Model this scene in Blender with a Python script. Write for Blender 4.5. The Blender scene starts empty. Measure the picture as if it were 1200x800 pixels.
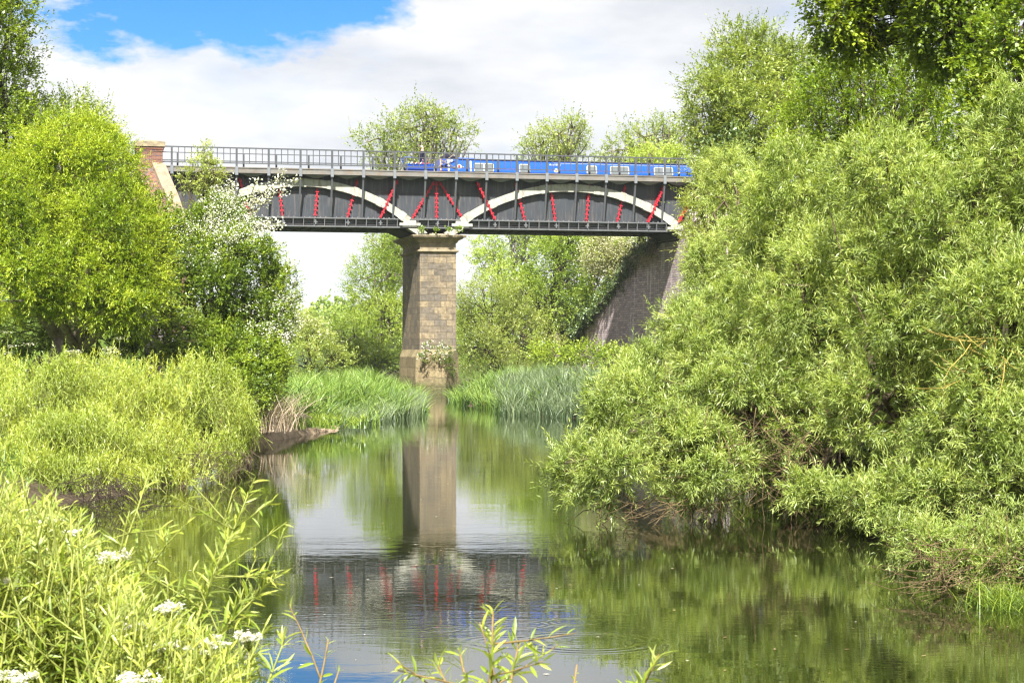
import bpy, math, random
import numpy as np
from mathutils import Vector, Matrix
rng = np.random.default_rng(7)
random.seed(7)
R = math.radians
sc = bpy.context.scene
COL = sc.collection
CAMZ, F, HY = 2.5, 2333.0, 412.0

def W(px, py, D):
    return np.array([(px-600)/F*D, D, CAMZ+(HY-py)/F*D])

# ------------------------------------------------------------------ materials
def new_mat(name):
    m = bpy.data.materials.new(name); m.use_nodes = True
    nt = m.node_tree; nt.nodes.clear()
    out = nt.nodes.new('ShaderNodeOutputMaterial')
    return m, nt, out

def N(nt, t, **kw):
    n = nt.nodes.new(t)
    for k, v in kw.items():
        if k in n.inputs: n.inputs[k].default_value = v
        else: setattr(n, k, v)
    return n

def ramp(nt, stops, fac=None, interp='LINEAR'):
    r = nt.nodes.new('ShaderNodeValToRGB'); r.color_ramp.interpolation = interp
    el = r.color_ramp.elements
    while len(el) < len(stops): el.new(0.5)
    for e, (p, c) in zip(el, stops):
        e.position = p; e.color = (*c, 1) if len(c) == 3 else c
    if fac is not None: nt.links.new(fac, r.inputs[0])
    return r

def mixc(nt, fac, a, b, mode='MIX'):
    m = nt.nodes.new('ShaderNodeMix'); m.data_type = 'RGBA'; m.blend_type = mode
    L = nt.links
    for sock, v in ((m.inputs[0], fac), (m.inputs[6], a), (m.inputs[7], b)):
        if hasattr(v, 'is_output'): L.new(v, sock)
        elif isinstance(v, (int, float)): sock.default_value = v
        else: sock.default_value = (*v, 1)
    return m.outputs[2]

def mth(nt, op, a, b=None, c=None, clamp=False):
    m = nt.nodes.new('ShaderNodeMath'); m.operation = op; m.use_clamp = clamp
    for i, v in enumerate((a, b, c)):
        if v is None: continue
        if hasattr(v, 'is_output'): nt.links.new(v, m.inputs[i])
        else: m.inputs[i].default_value = v
    return m.outputs[0]

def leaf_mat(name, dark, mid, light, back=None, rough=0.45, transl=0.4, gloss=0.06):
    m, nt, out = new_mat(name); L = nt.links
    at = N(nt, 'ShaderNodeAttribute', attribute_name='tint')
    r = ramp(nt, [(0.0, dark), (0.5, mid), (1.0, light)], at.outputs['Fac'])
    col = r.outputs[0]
    if back is not None:
        g = N(nt, 'ShaderNodeNewGeometry')
        col = mixc(nt, mth(nt, 'MULTIPLY', g.outputs['Backfacing'], 0.55), col, back)
    d = N(nt, 'ShaderNodeBsdfDiffuse'); L.new(col, d.inputs[0])
    t = N(nt, 'ShaderNodeBsdfTranslucent')
    tc = mixc(nt, 1.0, col, (1.15, 1.1, 0.55), 'MULTIPLY'); L.new(tc, t.inputs[0])
    mx = N(nt, 'ShaderNodeMixShader', Fac=transl); L.new(d.outputs[0], mx.inputs[1]); L.new(t.outputs[0], mx.inputs[2])
    gl = N(nt, 'ShaderNodeBsdfGlossy'); gl.inputs['Roughness'].default_value = rough
    gl.inputs[0].default_value = (0.9, 0.95, 0.85, 1)
    m2 = N(nt, 'ShaderNodeMixShader', Fac=gloss); L.new(mx.outputs[0], m2.inputs[1]); L.new(gl.outputs[0], m2.inputs[2])
    L.new(m2.outputs[0], out.inputs[0])
    return m

def plain_mat(name, color, rough=0.6, var=0.25, scale=3.0, spec=0.4, bump=0.0, dirt=None, dirt_amt=0.5, dirt_scale=(1, 1, 1), metal=0.0):
    m, nt, out = new_mat(name); L = nt.links
    tc = N(nt, 'ShaderNodeTexCoord')
    no = N(nt, 'ShaderNodeTexNoise', Scale=scale, Detail=6.0, Roughness=0.6); L.new(tc.outputs['Object'], no.inputs['Vector'])
    lo = tuple(c*(1-var) for c in color); hi = tuple(min(1, c*(1+var)) for c in color)
    col = ramp(nt, [(0.3, lo), (0.7, hi)], no.outputs['Fac']).outputs[0]
    if dirt is not None:
        mp = N(nt, 'ShaderNodeMapping'); mp.inputs['Scale'].default_value = dirt_scale
        L.new(tc.outputs['Object'], mp.inputs[0])
        n2 = N(nt, 'ShaderNodeTexNoise', Scale=2.3, Detail=8.0, Roughness=0.7); L.new(mp.outputs[0], n2.inputs['Vector'])
        f = ramp(nt, [(0.5, (0, 0, 0)), (0.68, (1, 1, 1))], n2.outputs['Fac']).outputs[0]
        col = mixc(nt, mth(nt, 'MULTIPLY', f, dirt_amt), col, dirt)
    b = N(nt, 'ShaderNodeBsdfPrincipled'); L.new(col, b.inputs['Base Color'])
    b.inputs['Roughness'].default_value = rough; b.inputs['Specular IOR Level'].default_value = spec
    b.inputs['Metallic'].default_value = metal
    if bump:
        bp = N(nt, 'ShaderNodeBump', Strength=bump, Distance=0.03); L.new(no.outputs['Fac'], bp.inputs['Height']); L.new(bp.outputs[0], b.inputs['Normal'])
    L.new(b.outputs[0], out.inputs[0])
    return m

def masonry_mat(name, c1, c2, mortar, bw, bh, ms, extra=None, streak=None, bump=0.5, noise_amt=0.5, blue=None, tide=None):
    m, nt, out = new_mat(name); L = nt.links
    tc = N(nt, 'ShaderNodeTexCoord'); sp = N(nt, 'ShaderNodeSeparateXYZ'); L.new(tc.outputs['Object'], sp.inputs[0])
    cb = N(nt, 'ShaderNodeCombineXYZ')
    L.new(mth(nt, 'ADD', sp.outputs[0], sp.outputs[1]), cb.inputs[0])
    wob = N(nt, 'ShaderNodeTexNoise', Scale=1.1, Detail=3.0); L.new(tc.outputs['Object'], wob.inputs['Vector'])
    L.new(mth(nt, 'ADD', sp.outputs[2], mth(nt, 'MULTIPLY', wob.outputs['Fac'], bh*0.35)), cb.inputs[1])
    br = N(nt, 'ShaderNodeTexBrick'); L.new(cb.outputs[0], br.inputs['Vector'])
    br.inputs['Color1'].default_value = (0, 0, 0, 1); br.inputs['Color2'].default_value = (1, 1, 1, 1); br.inputs['Mortar'].default_value = (.5, .5, .5, 1)
    br.inputs['Scale'].default_value = 1.0; br.inputs['Brick Width'].default_value = bw; br.inputs['Row Height'].default_value = bh
    br.inputs['Mortar Size'].default_value = ms; br.inputs['Mortar Smooth'].default_value = 0.3; br.inputs['Bias'].default_value = 0.0
    stops = [(0.0, c1), (1.0, c2)] if blue is None else [(0.0, blue), (0.35, c1), (1.0, c2)]
    col = ramp(nt, stops, br.outputs['Color']).outputs[0]
    no = N(nt, 'ShaderNodeTexNoise', Scale=5.0, Detail=9.0, Roughness=0.7); L.new(tc.outputs['Object'], no.inputs['Vector'])
    shade = ramp(nt, [(0.25, (1-noise_amt,)*3), (0.75, (1+noise_amt,)*3)], no.outputs['Fac']).outputs[0]
    col = mixc(nt, 1.0, col, shade, 'MULTIPLY')
    if extra is not None:   # broad stains
        n2 = N(nt, 'ShaderNodeTexNoise', Scale=0.8, Detail=5.0, Roughness=0.6); L.new(tc.outputs['Object'], n2.inputs['Vector'])
        f = ramp(nt, [(0.45, (0, 0, 0)), (0.65, (1, 1, 1))], n2.outputs['Fac']).outputs[0]
        col = mixc(nt, mth(nt, 'MULTIPLY', f, 0.6), col, extra)
    col = mixc(nt, br.outputs['Fac'], col, mortar)
    if streak is not None:
        mp = N(nt, 'ShaderNodeMapping'); mp.inputs['Scale'].default_value = (1.6, 1.6, 0.12); L.new(tc.outputs['Object'], mp.inputs[0])
        n3 = N(nt, 'ShaderNodeTexNoise', Scale=1.4, Detail=5.0, Roughness=0.65); L.new(mp.outputs[0], n3.inputs['Vector'])
        f = ramp(nt, [(0.54, (0, 0, 0)), (0.66, (1, 1, 1))], n3.outputs['Fac']).outputs[0]
        col = mixc(nt, mth(nt, 'MULTIPLY', f, 0.7), col, streak)
    if tide is not None:
        hh = mth(nt, 'ADD', sp.outputs[2], mth(nt, 'MULTIPLY', mth(nt, 'SUBTRACT', no.outputs['Fac'], 0.5), 1.4))
        f = ramp(nt, [(0.25, (1, 1, 1)), (1.0, (0, 0, 0))], hh).outputs[0]
        col = mixc(nt, mth(nt, 'MULTIPLY', f, 0.8), col, tide)
    b = N(nt, 'ShaderNodeBsdfPrincipled'); L.new(col, b.inputs['Base Color']); b.inputs['Roughness'].default_value = 0.85
    b.inputs['Specular IOR Level'].default_value = 0.2
    h = mth(nt, 'SUBTRACT', mth(nt, 'MULTIPLY', no.outputs['Fac'], 0.7), br.outputs['Fac'])
    bp = N(nt, 'ShaderNodeBump', Strength=bump, Distance=0.08); L.new(h, bp.inputs['Height']); L.new(bp.outputs[0], b.inputs['Normal'])
    L.new(b.outputs[0], out.inputs[0])
    return m

M = {}
M['willow'] = leaf_mat('willow_leaf', (0.066, 0.106, 0.011), (0.205, 0.302, 0.030), (0.57, 0.65, 0.17), (0.35, 0.43, 0.12), transl=0.45, gloss=0.04)
M['osier'] = leaf_mat('osier_leaf', (0.09, 0.14, 0.008), (0.27, 0.37, 0.018), (0.56, 0.59, 0.065), (0.38, 0.46, 0.1), transl=0.43, gloss=0.04)
M['yellowwillow'] = leaf_mat('yellow_willow_leaf', (0.055, 0.1, 0.005), (0.215, 0.325, 0.014), (0.47, 0.56, 0.05), None, transl=0.43, gloss=0.03)
M['green'] = leaf_mat('green_leaf', (0.055, 0.095, 0.01), (0.15, 0.22, 0.022), (0.32, 0.4, 0.06), None, transl=0.42, gloss=0.05)
M['hawthorn'] = leaf_mat('hawthorn_leaf', (0.05, 0.09, 0.006), (0.16, 0.25, 0.014), (0.38, 0.48, 0.035), None, transl=0.42, gloss=0.05)
M['pale'] = leaf_mat('pale_leaf', (0.11, 0.16, 0.025), (0.26, 0.34, 0.055), (0.47, 0.52, 0.14), None, transl=0.48, gloss=0.05)
M['far'] = leaf_mat('far_leaf', (0.11, 0.17, 0.020), (0.25, 0.355, 0.042), (0.44, 0.54, 0.10), None, transl=0.48, gloss=0.03)
M['ivy'] = leaf_mat('ivy_leaf', (0.02, 0.04, 0.008), (0.06, 0.10, 0.015), (0.15, 0.22, 0.04), transl=0.2, gloss=0.08)
M['sycamore'] = leaf_mat('sycamore_leaf', (0.05, 0.09, 0.006), (0.17, 0.25, 0.012), (0.34, 0.42, 0.022), None, transl=0.45, gloss=0.04)
M['blossom'] = leaf_mat('blossom_petal', (0.45, 0.46, 0.36), (0.66, 0.66, 0.55), (0.82, 0.82, 0.74), transl=0.3, gloss=0.03)
M['creamblossom'] = leaf_mat('cream_blossom', (0.28, 0.28, 0.14), (0.46, 0.45, 0.26), (0.62, 0.60, 0.40), transl=0.3, gloss=0.03)
M['nearosier'] = leaf_mat('near_osier_leaf', (0.07, 0.12, 0.01), (0.235, 0.32, 0.026), (0.52, 0.52, 0.075), (0.4, 0.46, 0.17), transl=0.42, gloss=0.05)
M['reed'] = leaf_mat('reed_blade', (0.045, 0.09, 0.01), (0.16, 0.27, 0.035), (0.36, 0.48, 0.12), None, transl=0.38, gloss=0.05)
M['sedge'] = leaf_mat('sedge_blade', (0.05, 0.085, 0.03), (0.12, 0.17, 0.075), (0.26, 0.32, 0.16), transl=0.3, gloss=0.05)
M['grass'] = leaf_mat('grass_blade', (0.06, 0.11, 0.010), (0.15, 0.24, 0.02), (0.30, 0.38, 0.04), transl=0.35, gloss=0.05)
M['dry'] = leaf_mat('dry_stalk', (0.22, 0.16, 0.10), (0.42, 0.32, 0.21), (0.62, 0.50, 0.36), transl=0.15, gloss=0.04)
M['litter'] = leaf_mat('floating_bits', (0.18, 0.10, 0.05), (0.38, 0.26, 0.14), (0.65, 0.60, 0.5), transl=0.1, gloss=0.05)
M['bark'] = plain_mat('bark', (0.085, 0.064, 0.04), 0.9, 0.45, 9.0, 0.1, 0.6)
M['greybark'] = plain_mat('grey_bark', (0.17, 0.145, 0.11), 0.9, 0.45, 9.0, 0.1, 0.6)
M['darkbark'] = plain_mat('dark_bark', (0.05, 0.038, 0.028), 0.9, 0.4, 9.0, 0.1, 0.6)
M['twig'] = plain_mat('twig', (0.125, 0.088, 0.042), 0.8, 0.4, 6.0, 0.2)
M['yellowtwig'] = plain_mat('yellow_twig', (0.30, 0.23, 0.05), 0.7, 0.3, 6.0, 0.3)
M['greenstem'] = plain_mat('green_stem', (0.22, 0.24, 0.05), 0.6, 0.4, 12.0, 0.3)
M['redstem'] = plain_mat('red_stem', (0.20, 0.13, 0.04), 0.6, 0.4, 12.0, 0.3)
M['iron'] = plain_mat('grey_iron', (0.034, 0.039, 0.046), 0.5, 0.16, 1.2, 0.4, 0.05, (0.13, 0.105, 0.085), 0.7, (2.4, 2.4, 0.2))
M['rail'] = plain_mat('rail_paint', (0.06, 0.063, 0.066), 0.5, 0.15, 2.0, 0.4)
M['strut'] = plain_mat('strut_paint', (0.07, 0.073, 0.078), 0.5, 0.15, 2.0, 0.4)
M['fascia'] = plain_mat('fascia_paint', (0.15, 0.14, 0.125), 0.7, 0.2, 1.5, 0.3, 0.1, (0.16, 0.10, 0.05), 0.8, (1, 1, 2))
M['bracket'] = plain_mat('bracket_paint', (0.15, 0.16, 0.17), 0.6, 0.1, 2.0, 0.3)
M['flange'] = plain_mat('flange_paint', (0.10, 0.105, 0.108), 0.55, 0.2, 2.0, 0.4, 0.05, (0.20, 0.14, 0.10), 0.4)
M['soffit'] = plain_mat('soffit_iron', (0.03, 0.03, 0.03), 0.8, 0.3, 2.0, 0.2)
M['arch'] = plain_mat('cream_paint', (0.34, 0.335, 0.28), 0.6, 0.14, 2.5, 0.3, 0.05, (0.15, 0.12, 0.08), 0.75, (2.2, 2.2, 0.6))
M['red'] = plain_mat('red_paint', (0.42, 0.011, 0.024), 0.55, 0.35, 4.0, 0.4)
M['blue'] = plain_mat('blue_paint', (0.005, 0.075, 0.42), 0.35, 0.06, 1.0, 0.5)
M['darkblue'] = plain_mat('dark_blue_paint', (0.01, 0.05, 0.30), 0.4, 0.06, 1.0, 0.5)
M['cream'] = plain_mat('cream_trim', (0.46, 0.42, 0.29), 0.5, 0.06, 2.0, 0.4)
M['white'] = plain_mat('white_paint', (0.5, 0.51, 0.51), 0.5, 0.05, 2.0, 0.4)
M['orange'] = plain_mat('orange_paint', (0.65, 0.32, 0.10), 0.5, 0.06, 2.0, 0.4)
M['roofpaint'] = plain_mat('roof_paint', (0.30, 0.16, 0.11), 0.6, 0.15, 2.0, 0.3)
M['cloth'] = plain_mat('dark_cloth', (0.02, 0.018, 0.03), 0.9, 0.3, 8.0, 0.1)
M['trousers'] = plain_mat('mauve_cloth', (0.11, 0.09, 0.13), 0.9, 0.3, 8.0, 0.1)
M['skin'] = plain_mat('skin', (0.50, 0.27, 0.20), 0.6, 0.1, 8.0, 0.3)
M['hair'] = plain_mat('white_hair', (0.70, 0.66, 0.62), 0.8, 0.1, 8.0, 0.2)
M['mud'] = plain_mat('mud', (0.34, 0.25, 0.165), 0.95, 0.5, 6.0, 0.15, 1.0, (0.42, 0.33, 0.22), 0.8)
M['rubble'] = plain_mat('rubble_stone', (0.26, 0.22, 0.16), 0.95, 0.4, 6.0, 0.1, 0.8)
M['capstone'] = plain_mat('cap_stone', (0.24, 0.195, 0.125), 0.9, 0.35, 3.0, 0.15, 0.6, (0.12, 0.10, 0.07), 0.7, (1, 1, 2))
M['coping'] = plain_mat('coping_stone', (0.24, 0.18, 0.125), 0.9, 0.25, 3.0, 0.15, 0.5, (0.24, 0.17, 0.12), 0.6)
M['stone'] = masonry_mat('pier_stone', (0.175, 0.138, 0.090), (0.25, 0.195, 0.115), (0.12, 0.095, 0.063), 0.74, 0.37, 0.008, blue=(0.125, 0.105, 0.08), extra=(0.12, 0.108, 0.09), bump=1.0, noise_amt=0.65, streak=(0.11, 0.10, 0.08))
M['stonebase'] = masonry_mat('pier_base_stone', (0.20, 0.155, 0.085), (0.31, 0.24, 0.13), (0.12, 0.095, 0.06), 1.1, 0.55, 0.012, extra=(0.20, 0.17, 0.08), bump=0.9, noise_amt=0.5, tide=(0.05, 0.055, 0.02), streak=(0.12, 0.12, 0.06))
M['brickdark'] = masonry_mat('engineering_brick', (0.27, 0.21, 0.225), (0.50, 0.38, 0.37), (0.19, 0.17, 0.175), 0.46, 0.15, 0.022, streak=(0.60, 0.56, 0.54), bump=0.5, noise_amt=0.3)
M['brickred'] = masonry_mat('red_brick', (0.11, 0.042, 0.028), (0.18, 0.07, 0.042), (0.24, 0.17, 0.13), 0.235, 0.078, 0.010, bump=0.4, noise_amt=0.25, blue=(0.06, 0.05, 0.07))

def glass_mat():
    m, nt, out = new_mat('window_glass')
    b = N(nt, 'ShaderNodeBsdfPrincipled'); b.inputs['Base Color'].default_value = (0.13, 0.145, 0.15, 1); b.inputs['Roughness'].default_value = 0.12
    nt.links.new(b.outputs[0], out.inputs[0]); return m
M['glass'] = glass_mat()

# ------------------------------------------------------------------ object helpers
def tag(o, label=None, cat=None, group=None, kind=None):
    if label: o['label'] = label
    if cat: o['category'] = cat
    if group: o['group'] = group
    if kind: o['kind'] = kind
    return o

def empty(name, loc=(0, 0, 0), rz=0.0):
    o = bpy.data.objects.new(name, None); COL.objects.link(o)
    o.location = tuple(float(v) for v in loc); o.rotation_euler = (0, 0, rz); o.empty_display_size = 0.3
    return o

def link_mesh(name, me, mats, parent=None):
    for m in (mats if isinstance(mats, (list, tuple)) else [mats]): me.materials.append(m)
    o = bpy.data.objects.new(name, me); COL.objects.link(o)
    if parent is not None: o.parent = parent
    return o

class MB:
    def __init__(s): s.v = []; s.f = []; s.sm = []
    def poly(s, vs, fs, smooth=False):
        b = len(s.v); s.v += [tuple(map(float, v)) for v in vs]
        s.f += [tuple(i+b for i in f) for f in fs]; s.sm += [smooth]*len(fs)
    def box(s, x0, x1, y0, y1, z0, z1):
        s.poly([(x0,y0,z0),(x1,y0,z0),(x1,y1,z0),(x0,y1,z0),(x0,y0,z1),(x1,y0,z1),(x1,y1,z1),(x0,y1,z1)],
               [(0,3,2,1),(4,5,6,7),(0,1,5,4),(1,2,6,5),(2,3,7,6),(3,0,4,7)])
    def beam(s, a, b, w, h, up=(0, 0, 1)):
        a, b, up = Vector(a), Vector(b), Vector(up); d = (b-a).normalized()
        x = d.cross(up).normalized(); y = x.cross(d).normalized()
        vs = []
        for p in (a, b):
            for i, j in ((-1,-1),(1,-1),(1,1),(-1,1)): vs.append(p + x*(i*w/2) + y*(j*h/2))
        s.poly(vs, [(0,1,2,3),(7,6,5,4),(0,4,5,1),(1,5,6,2),(2,6,7,3),(3,7,4,0)])
    def loft(s, secs, smooth=False, cap=True):
        n = len(secs[0]); vs = [p for q in secs for p in q]; fs = []
        for i in range(len(secs)-1):
            for j in range(n):
                k = (j+1) % n
                fs.append((i*n+j, i*n+k, (i+1)*n+k, (i+1)*n+j))
        if cap: fs.append(tuple(range(n-1, -1, -1))); fs.append(tuple((len(secs)-1)*n+j for j in range(n)))
        s.poly(vs, fs, smooth)
    def tube(s, pts, rad, sides=6):
        pts = [Vector(p) for p in pts]
        if not hasattr(rad, '__len__'): rad = [rad]*len(pts)
        secs = []; ref = Vector((0.37, 0.61, 0.7)).normalized()
        for i, p in enumerate(pts):
            d = (pts[min(i+1, len(pts)-1)] - pts[max(i-1, 0)])
            d = d.normalized() if d.length > 1e-6 else Vector((0, 0, 1))
            x = d.cross(ref); x = x.normalized() if x.length > 1e-3 else Vector((1, 0, 0)); y = d.cross(x)
            secs.append([p + (x*math.cos(t*2*math.pi/sides)+y*math.sin(t*2*math.pi/sides))*rad[i] for t in range(sides)])
        s.loft(secs, True)
    def build(s, name, mats, parent=None):
        me = bpy.data.meshes.new(name); me.from_pydata(s.v, [], s.f)
        me.polygons.foreach_set('use_smooth', s.sm); me.update()
        return link_mesh(name, me, mats, parent)

def nrm(a):
    return a/np.maximum(np.linalg.norm(a, axis=-1, keepdims=True), 1e-9)

def quads_mesh(name, V, tint, mats, parent=None, mat_idx=None):
    """V (n,4,3): one quad per leaf"""
    n = len(V); me = bpy.data.meshes.new(name)
    me.vertices.add(n*4); me.vertices.foreach_set('co', np.ascontiguousarray(V, dtype=np.float32).ravel())
    me.loops.add(n*4); me.loops.foreach_set('vertex_index', np.arange(n*4, dtype=np.int32))
    me.polygons.add(n); me.polygons.foreach_set('loop_start', np.arange(0, n*4, 4, dtype=np.int32))
    me.polygons.foreach_set('loop_total', np.full(n, 4, dtype=np.int32))
    if mat_idx is not None: me.polygons.foreach_set('material_index', mat_idx.astype(np.int32))
    at = me.attributes.new('tint', 'FLOAT', 'FACE'); at.data.foreach_set('value', np.clip(tint, 0, 1).astype(np.float32))
    me.update(calc_edges=True)
    return link_mesh(name, me, mats, parent)

def leaf_quads(P, D, L, Wd, flat=0.6, fold=0.12):
    n = len(P)
    up = np.array([0, 0, 1.0]) + rng.normal(0, 1-flat, (n, 3))
    s = nrm(np.cross(D, up)); nn = np.cross(s, D)
    L = np.asarray(L).reshape(-1, 1); Wd = np.asarray(Wd).reshape(-1, 1)
    mid = P + D*L*0.45 + nn*L*fold*0.5
    tip = P + D*L - nn*L*fold
    return np.stack([P, mid - s*Wd/2, tip, mid + s*Wd/2], axis=1)

def shoots_to_leaves(B, D, SL, k, leafL, leafW, ang=0.8, tintb=None, tip_boost=0.25, flat=0.6, jit=0.25, droop=0.0):
    """B,D,SL: shoots; k leaves each, spiralled; returns V, tint"""
    n = len(B)
    t = (np.arange(k)+rng.random((n, k)))/k
    a = rng.random((n, 1))*6.28 + np.arange(k)[None, :]*2.4
    r = nrm(rng.normal(0, 1, (n, 3))); x = nrm(np.cross(D, r)); y = np.cross(D, x)
    rad = x[:, None, :]*np.cos(a)[..., None] + y[:, None, :]*np.sin(a)[..., None]
    an = ang*(1-0.55*t)
    P = B[:, None, :] + D[:, None, :]*(t*SL[:, None])[..., None]
    P[..., 2] -= droop*(t**2)*SL[:, None]
    Dl = D[:, None, :]*np.cos(an)[..., None] + rad*np.sin(an)[..., None]
    Dl = nrm(Dl + rng.normal(0, jit, Dl.shape)).reshape(-1, 3)
    s = (1-0.35*t)*(0.75+0.5*rng.random((n, k)))
    V = leaf_quads(P.reshape(-1, 3), Dl, (leafL*s).ravel(), (leafW*s).ravel(), flat)
    tb = np.zeros(n) if tintb is None else tintb
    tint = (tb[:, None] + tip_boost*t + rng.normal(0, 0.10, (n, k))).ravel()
    return V, tint

def ribbon(A, B, w):
    """thin twig quads that face sideways at random"""
    d = nrm(B-A); s = nrm(np.cross(d, nrm(rng.normal(0, 1, A.shape))))*np.asarray(w).reshape(-1, 1)/2
    return np.stack([A-s, A+s, B+s*0.4, B-s*0.4], axis=1)

def lump(P, f, seed):
    """cheap smooth noise in -1..1"""
    r = np.random.default_rng(seed); o = np.zeros(len(P))
    for i in range(5):
        k = r.normal(0, f*(1+0.5*i), 3); o += np.sin(P@k + r.random()*6.28)/(1+0.4*i)
    return o/2.6

def crown_points(lobes, nclump, cam_cull=0.75, shell=(0.62, 1.0), seed=0):
    """clump centres and outward directions over ellipsoid lobes"""
    lob = np.array(lobes, float); area = (lob[:, 3]*lob[:, 4]+lob[:, 3]*lob[:, 5]+lob[:, 4]*lob[:, 5])
    idx = rng.choice(len(lob), nclump, p=area/area.sum())
    d = nrm(rng.normal(0, 1, (nclump, 3)))
    rad = shell[0] + (shell[1]-shell[0])*rng.random(nclump)**0.6
    rad *= 1 + 0.16*lump(d*2.0+idx[:, None]*3.1, 1.5, seed+5)
    c = lob[idx, :3] + d*lob[idx, 3:6]*rad[:, None]
    out = nrm(d/lob[idx, 3:6])
    tocam = nrm(np.array([0, 0, CAMZ])-c)
    away = (out*tocam).sum(1) < -0.25
    keep = ~(away & (rng.random(nclump) < cam_cull))
    inside = np.zeros(nclump, bool)    # drop clumps buried deep in another lobe
    for j in range(len(lob)):
        q = (((c-lob[j, :3])/lob[j, 3:6])**2).sum(1)
        inside |= (q < 0.36) & (idx != j)
    keep &= ~(inside & (rng.random(nclump) < 0.7))
    keep &= c[:, 2] > 0.06
    return c[keep], out[keep], idx[keep], rad[keep]

def foliage(lobes, nclump, shoots, k, shoot_len, leafL, leafW, clump_r=0.3, up=0.5, spread=0.6, tint=(0.45, 0.28), tip=0.3,
            cull=0.75, flat=0.6, ang=0.8, seed=0, fill=0, fill_size=2.0, twigs=0.5, twig_w=0.006, shell=(0.62, 1.0), droop=0.0, dirbias=(0, 0, 0)):
    c, out, idx, rad = crown_points(lobes, nclump, cull, shell, seed)
    n = len(c)
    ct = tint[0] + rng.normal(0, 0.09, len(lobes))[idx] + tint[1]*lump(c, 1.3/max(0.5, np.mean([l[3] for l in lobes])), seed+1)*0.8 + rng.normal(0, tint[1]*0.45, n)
    size = 0.5+1.1*rng.random(n)**1.4
    ci = np.repeat(np.arange(n), shoots)
    cd = nrm(out + np.array([0, 0, up]) + np.array(dirbias) + rng.normal(0, 0.35, out.shape))
    D = nrm(cd[ci] + rng.normal(0, spread, (len(ci), 3)))
    B = c[ci] + rng.normal(0, 1, (len(ci), 3))*(clump_r*size[ci])[:, None]*0.45
    SL = shoot_len*size[ci]*(0.6+0.7*rng.random(len(ci)))
    V, t = shoots_to_leaves(B, D, SL, k, leafL, leafW, ang, ct[ci], tip, flat, droop=droop)
    mi = np.zeros(len(V), int)
    parts, ts, ms = [V], [t], [mi]
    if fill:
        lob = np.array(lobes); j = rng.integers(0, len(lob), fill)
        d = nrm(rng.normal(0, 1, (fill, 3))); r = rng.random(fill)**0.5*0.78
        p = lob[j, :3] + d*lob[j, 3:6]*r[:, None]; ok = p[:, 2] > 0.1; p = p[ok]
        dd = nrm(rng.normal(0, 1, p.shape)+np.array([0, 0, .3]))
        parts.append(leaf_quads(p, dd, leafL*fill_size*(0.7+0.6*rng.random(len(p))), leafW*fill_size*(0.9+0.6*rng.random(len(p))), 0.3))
        ts.append(np.full(len(p), 0.1)+0.3*rng.random(len(p))); ms.append(np.zeros(len(p), int))  # fill leaves tinted darker: the crown's inner shade put into leaf colour
    if twigs:
        sel = rng.random(len(ci)) < twigs
        a = B[sel]; b = a + D[sel]*SL[sel][:, None]
        parts.append(ribbon(a - D[sel]*0.3*SL[sel][:, None], b, twig_w)); ts.append(np.full(sel.sum(), .5)); ms.append(np.ones(sel.sum(), int))
    return np.concatenate(parts), np.concatenate(ts), np.concatenate(ms), c, out, idx

def wander(a, b, n, amp):
    a, b = np.array(a, float), np.array(b, float); L = np.linalg.norm(b-a); pts = []
    off = np.zeros(3)
    for i in range(n+1):
        t = i/n; off = off*0.7 + rng.normal(0, amp*L/n, 3)
        pts.append(a + (b-a)*t + off*math.sin(math.pi*min(1, t*1.0)) )
    return pts

def limbs(mb, base, lobes, r0, c=None, idx=None, per=10, twig=0.012, stems=None, lean=0.10, NL=None, ff=0.42, fork=None):
    """trunk from base, limbs to lobe centres, branches on to some clumps"""
    base = np.array(base, float)
    lob = np.array(lobes)[:NL]
    order = np.argsort(lob[:, 2]); top = lob[lob[:, 2].argmax(), :3]; forks = []
    cx = lob[:, :3].mean(0)
    fork = base + (cx-base)*ff if fork is None else np.array(fork, float)
    n_st = stems or 1
    if n_st == 1:
        mb.tube(wander(base, fork, 5, lean), np.linspace(r0, r0*0.7, 6), 8); forks = [fork]
    else:
        for i in range(n_st):
            b = base + np.array([rng.normal(0, r0*3), rng.normal(0, r0*2), 0])
            f = fork + rng.normal(0, 1, 3)*np.array([.25, .25, .1])*np.linalg.norm(fork-base)
            mb.tube(wander(b, f, 5, lean), np.linspace(r0*0.7, r0*0.45, 6), 7); forks.append(f)
    for j in range(len(lob)):
        fk = min(forks, key=lambda q: np.linalg.norm(q-lob[j, :3])+rng.random()*0.5)
        e = lob[j, :3] + np.array([0, 0, 0.2*lob[j, 5]])
        pts = wander(fk, e, 5, 0.14); rr = r0*0.5
        mb.tube(pts, np.linspace(rr, rr*0.3, 6), 6)
        if c is not None:
            own = np.where(idx == j)[0]
            if len(own):
                for i in rng.choice(own, min(per, len(own)), replace=False):
                    s = pts[rng.integers(2, 6)]
                    p2 = wander(s, c[i], 4, 0.12)
                    mb.tube(p2, np.linspace(twig*2.2, twig*0.5, 5), 4)

def sub(lobes, n, f=(0.32, 0.5), seed=0):
    r = np.random.default_rng(seed+900); out = [tuple(l[:3])+tuple(q*0.86 for q in l[3:]) for l in lobes]
    for l in lobes:
        for _ in range(n):
            d = r.normal(0, 1, 3); d[1] -= 0.5; d[2] += 0.15; d /= np.linalg.norm(d); k = r.uniform(*f)
            c = np.array(l[:3]) + d*np.array(l[3:])*(1.0-k*0.55)
            out.append(tuple(c)+(l[3]*k, l[4]*k, l[5]*k))
    return out

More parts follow.
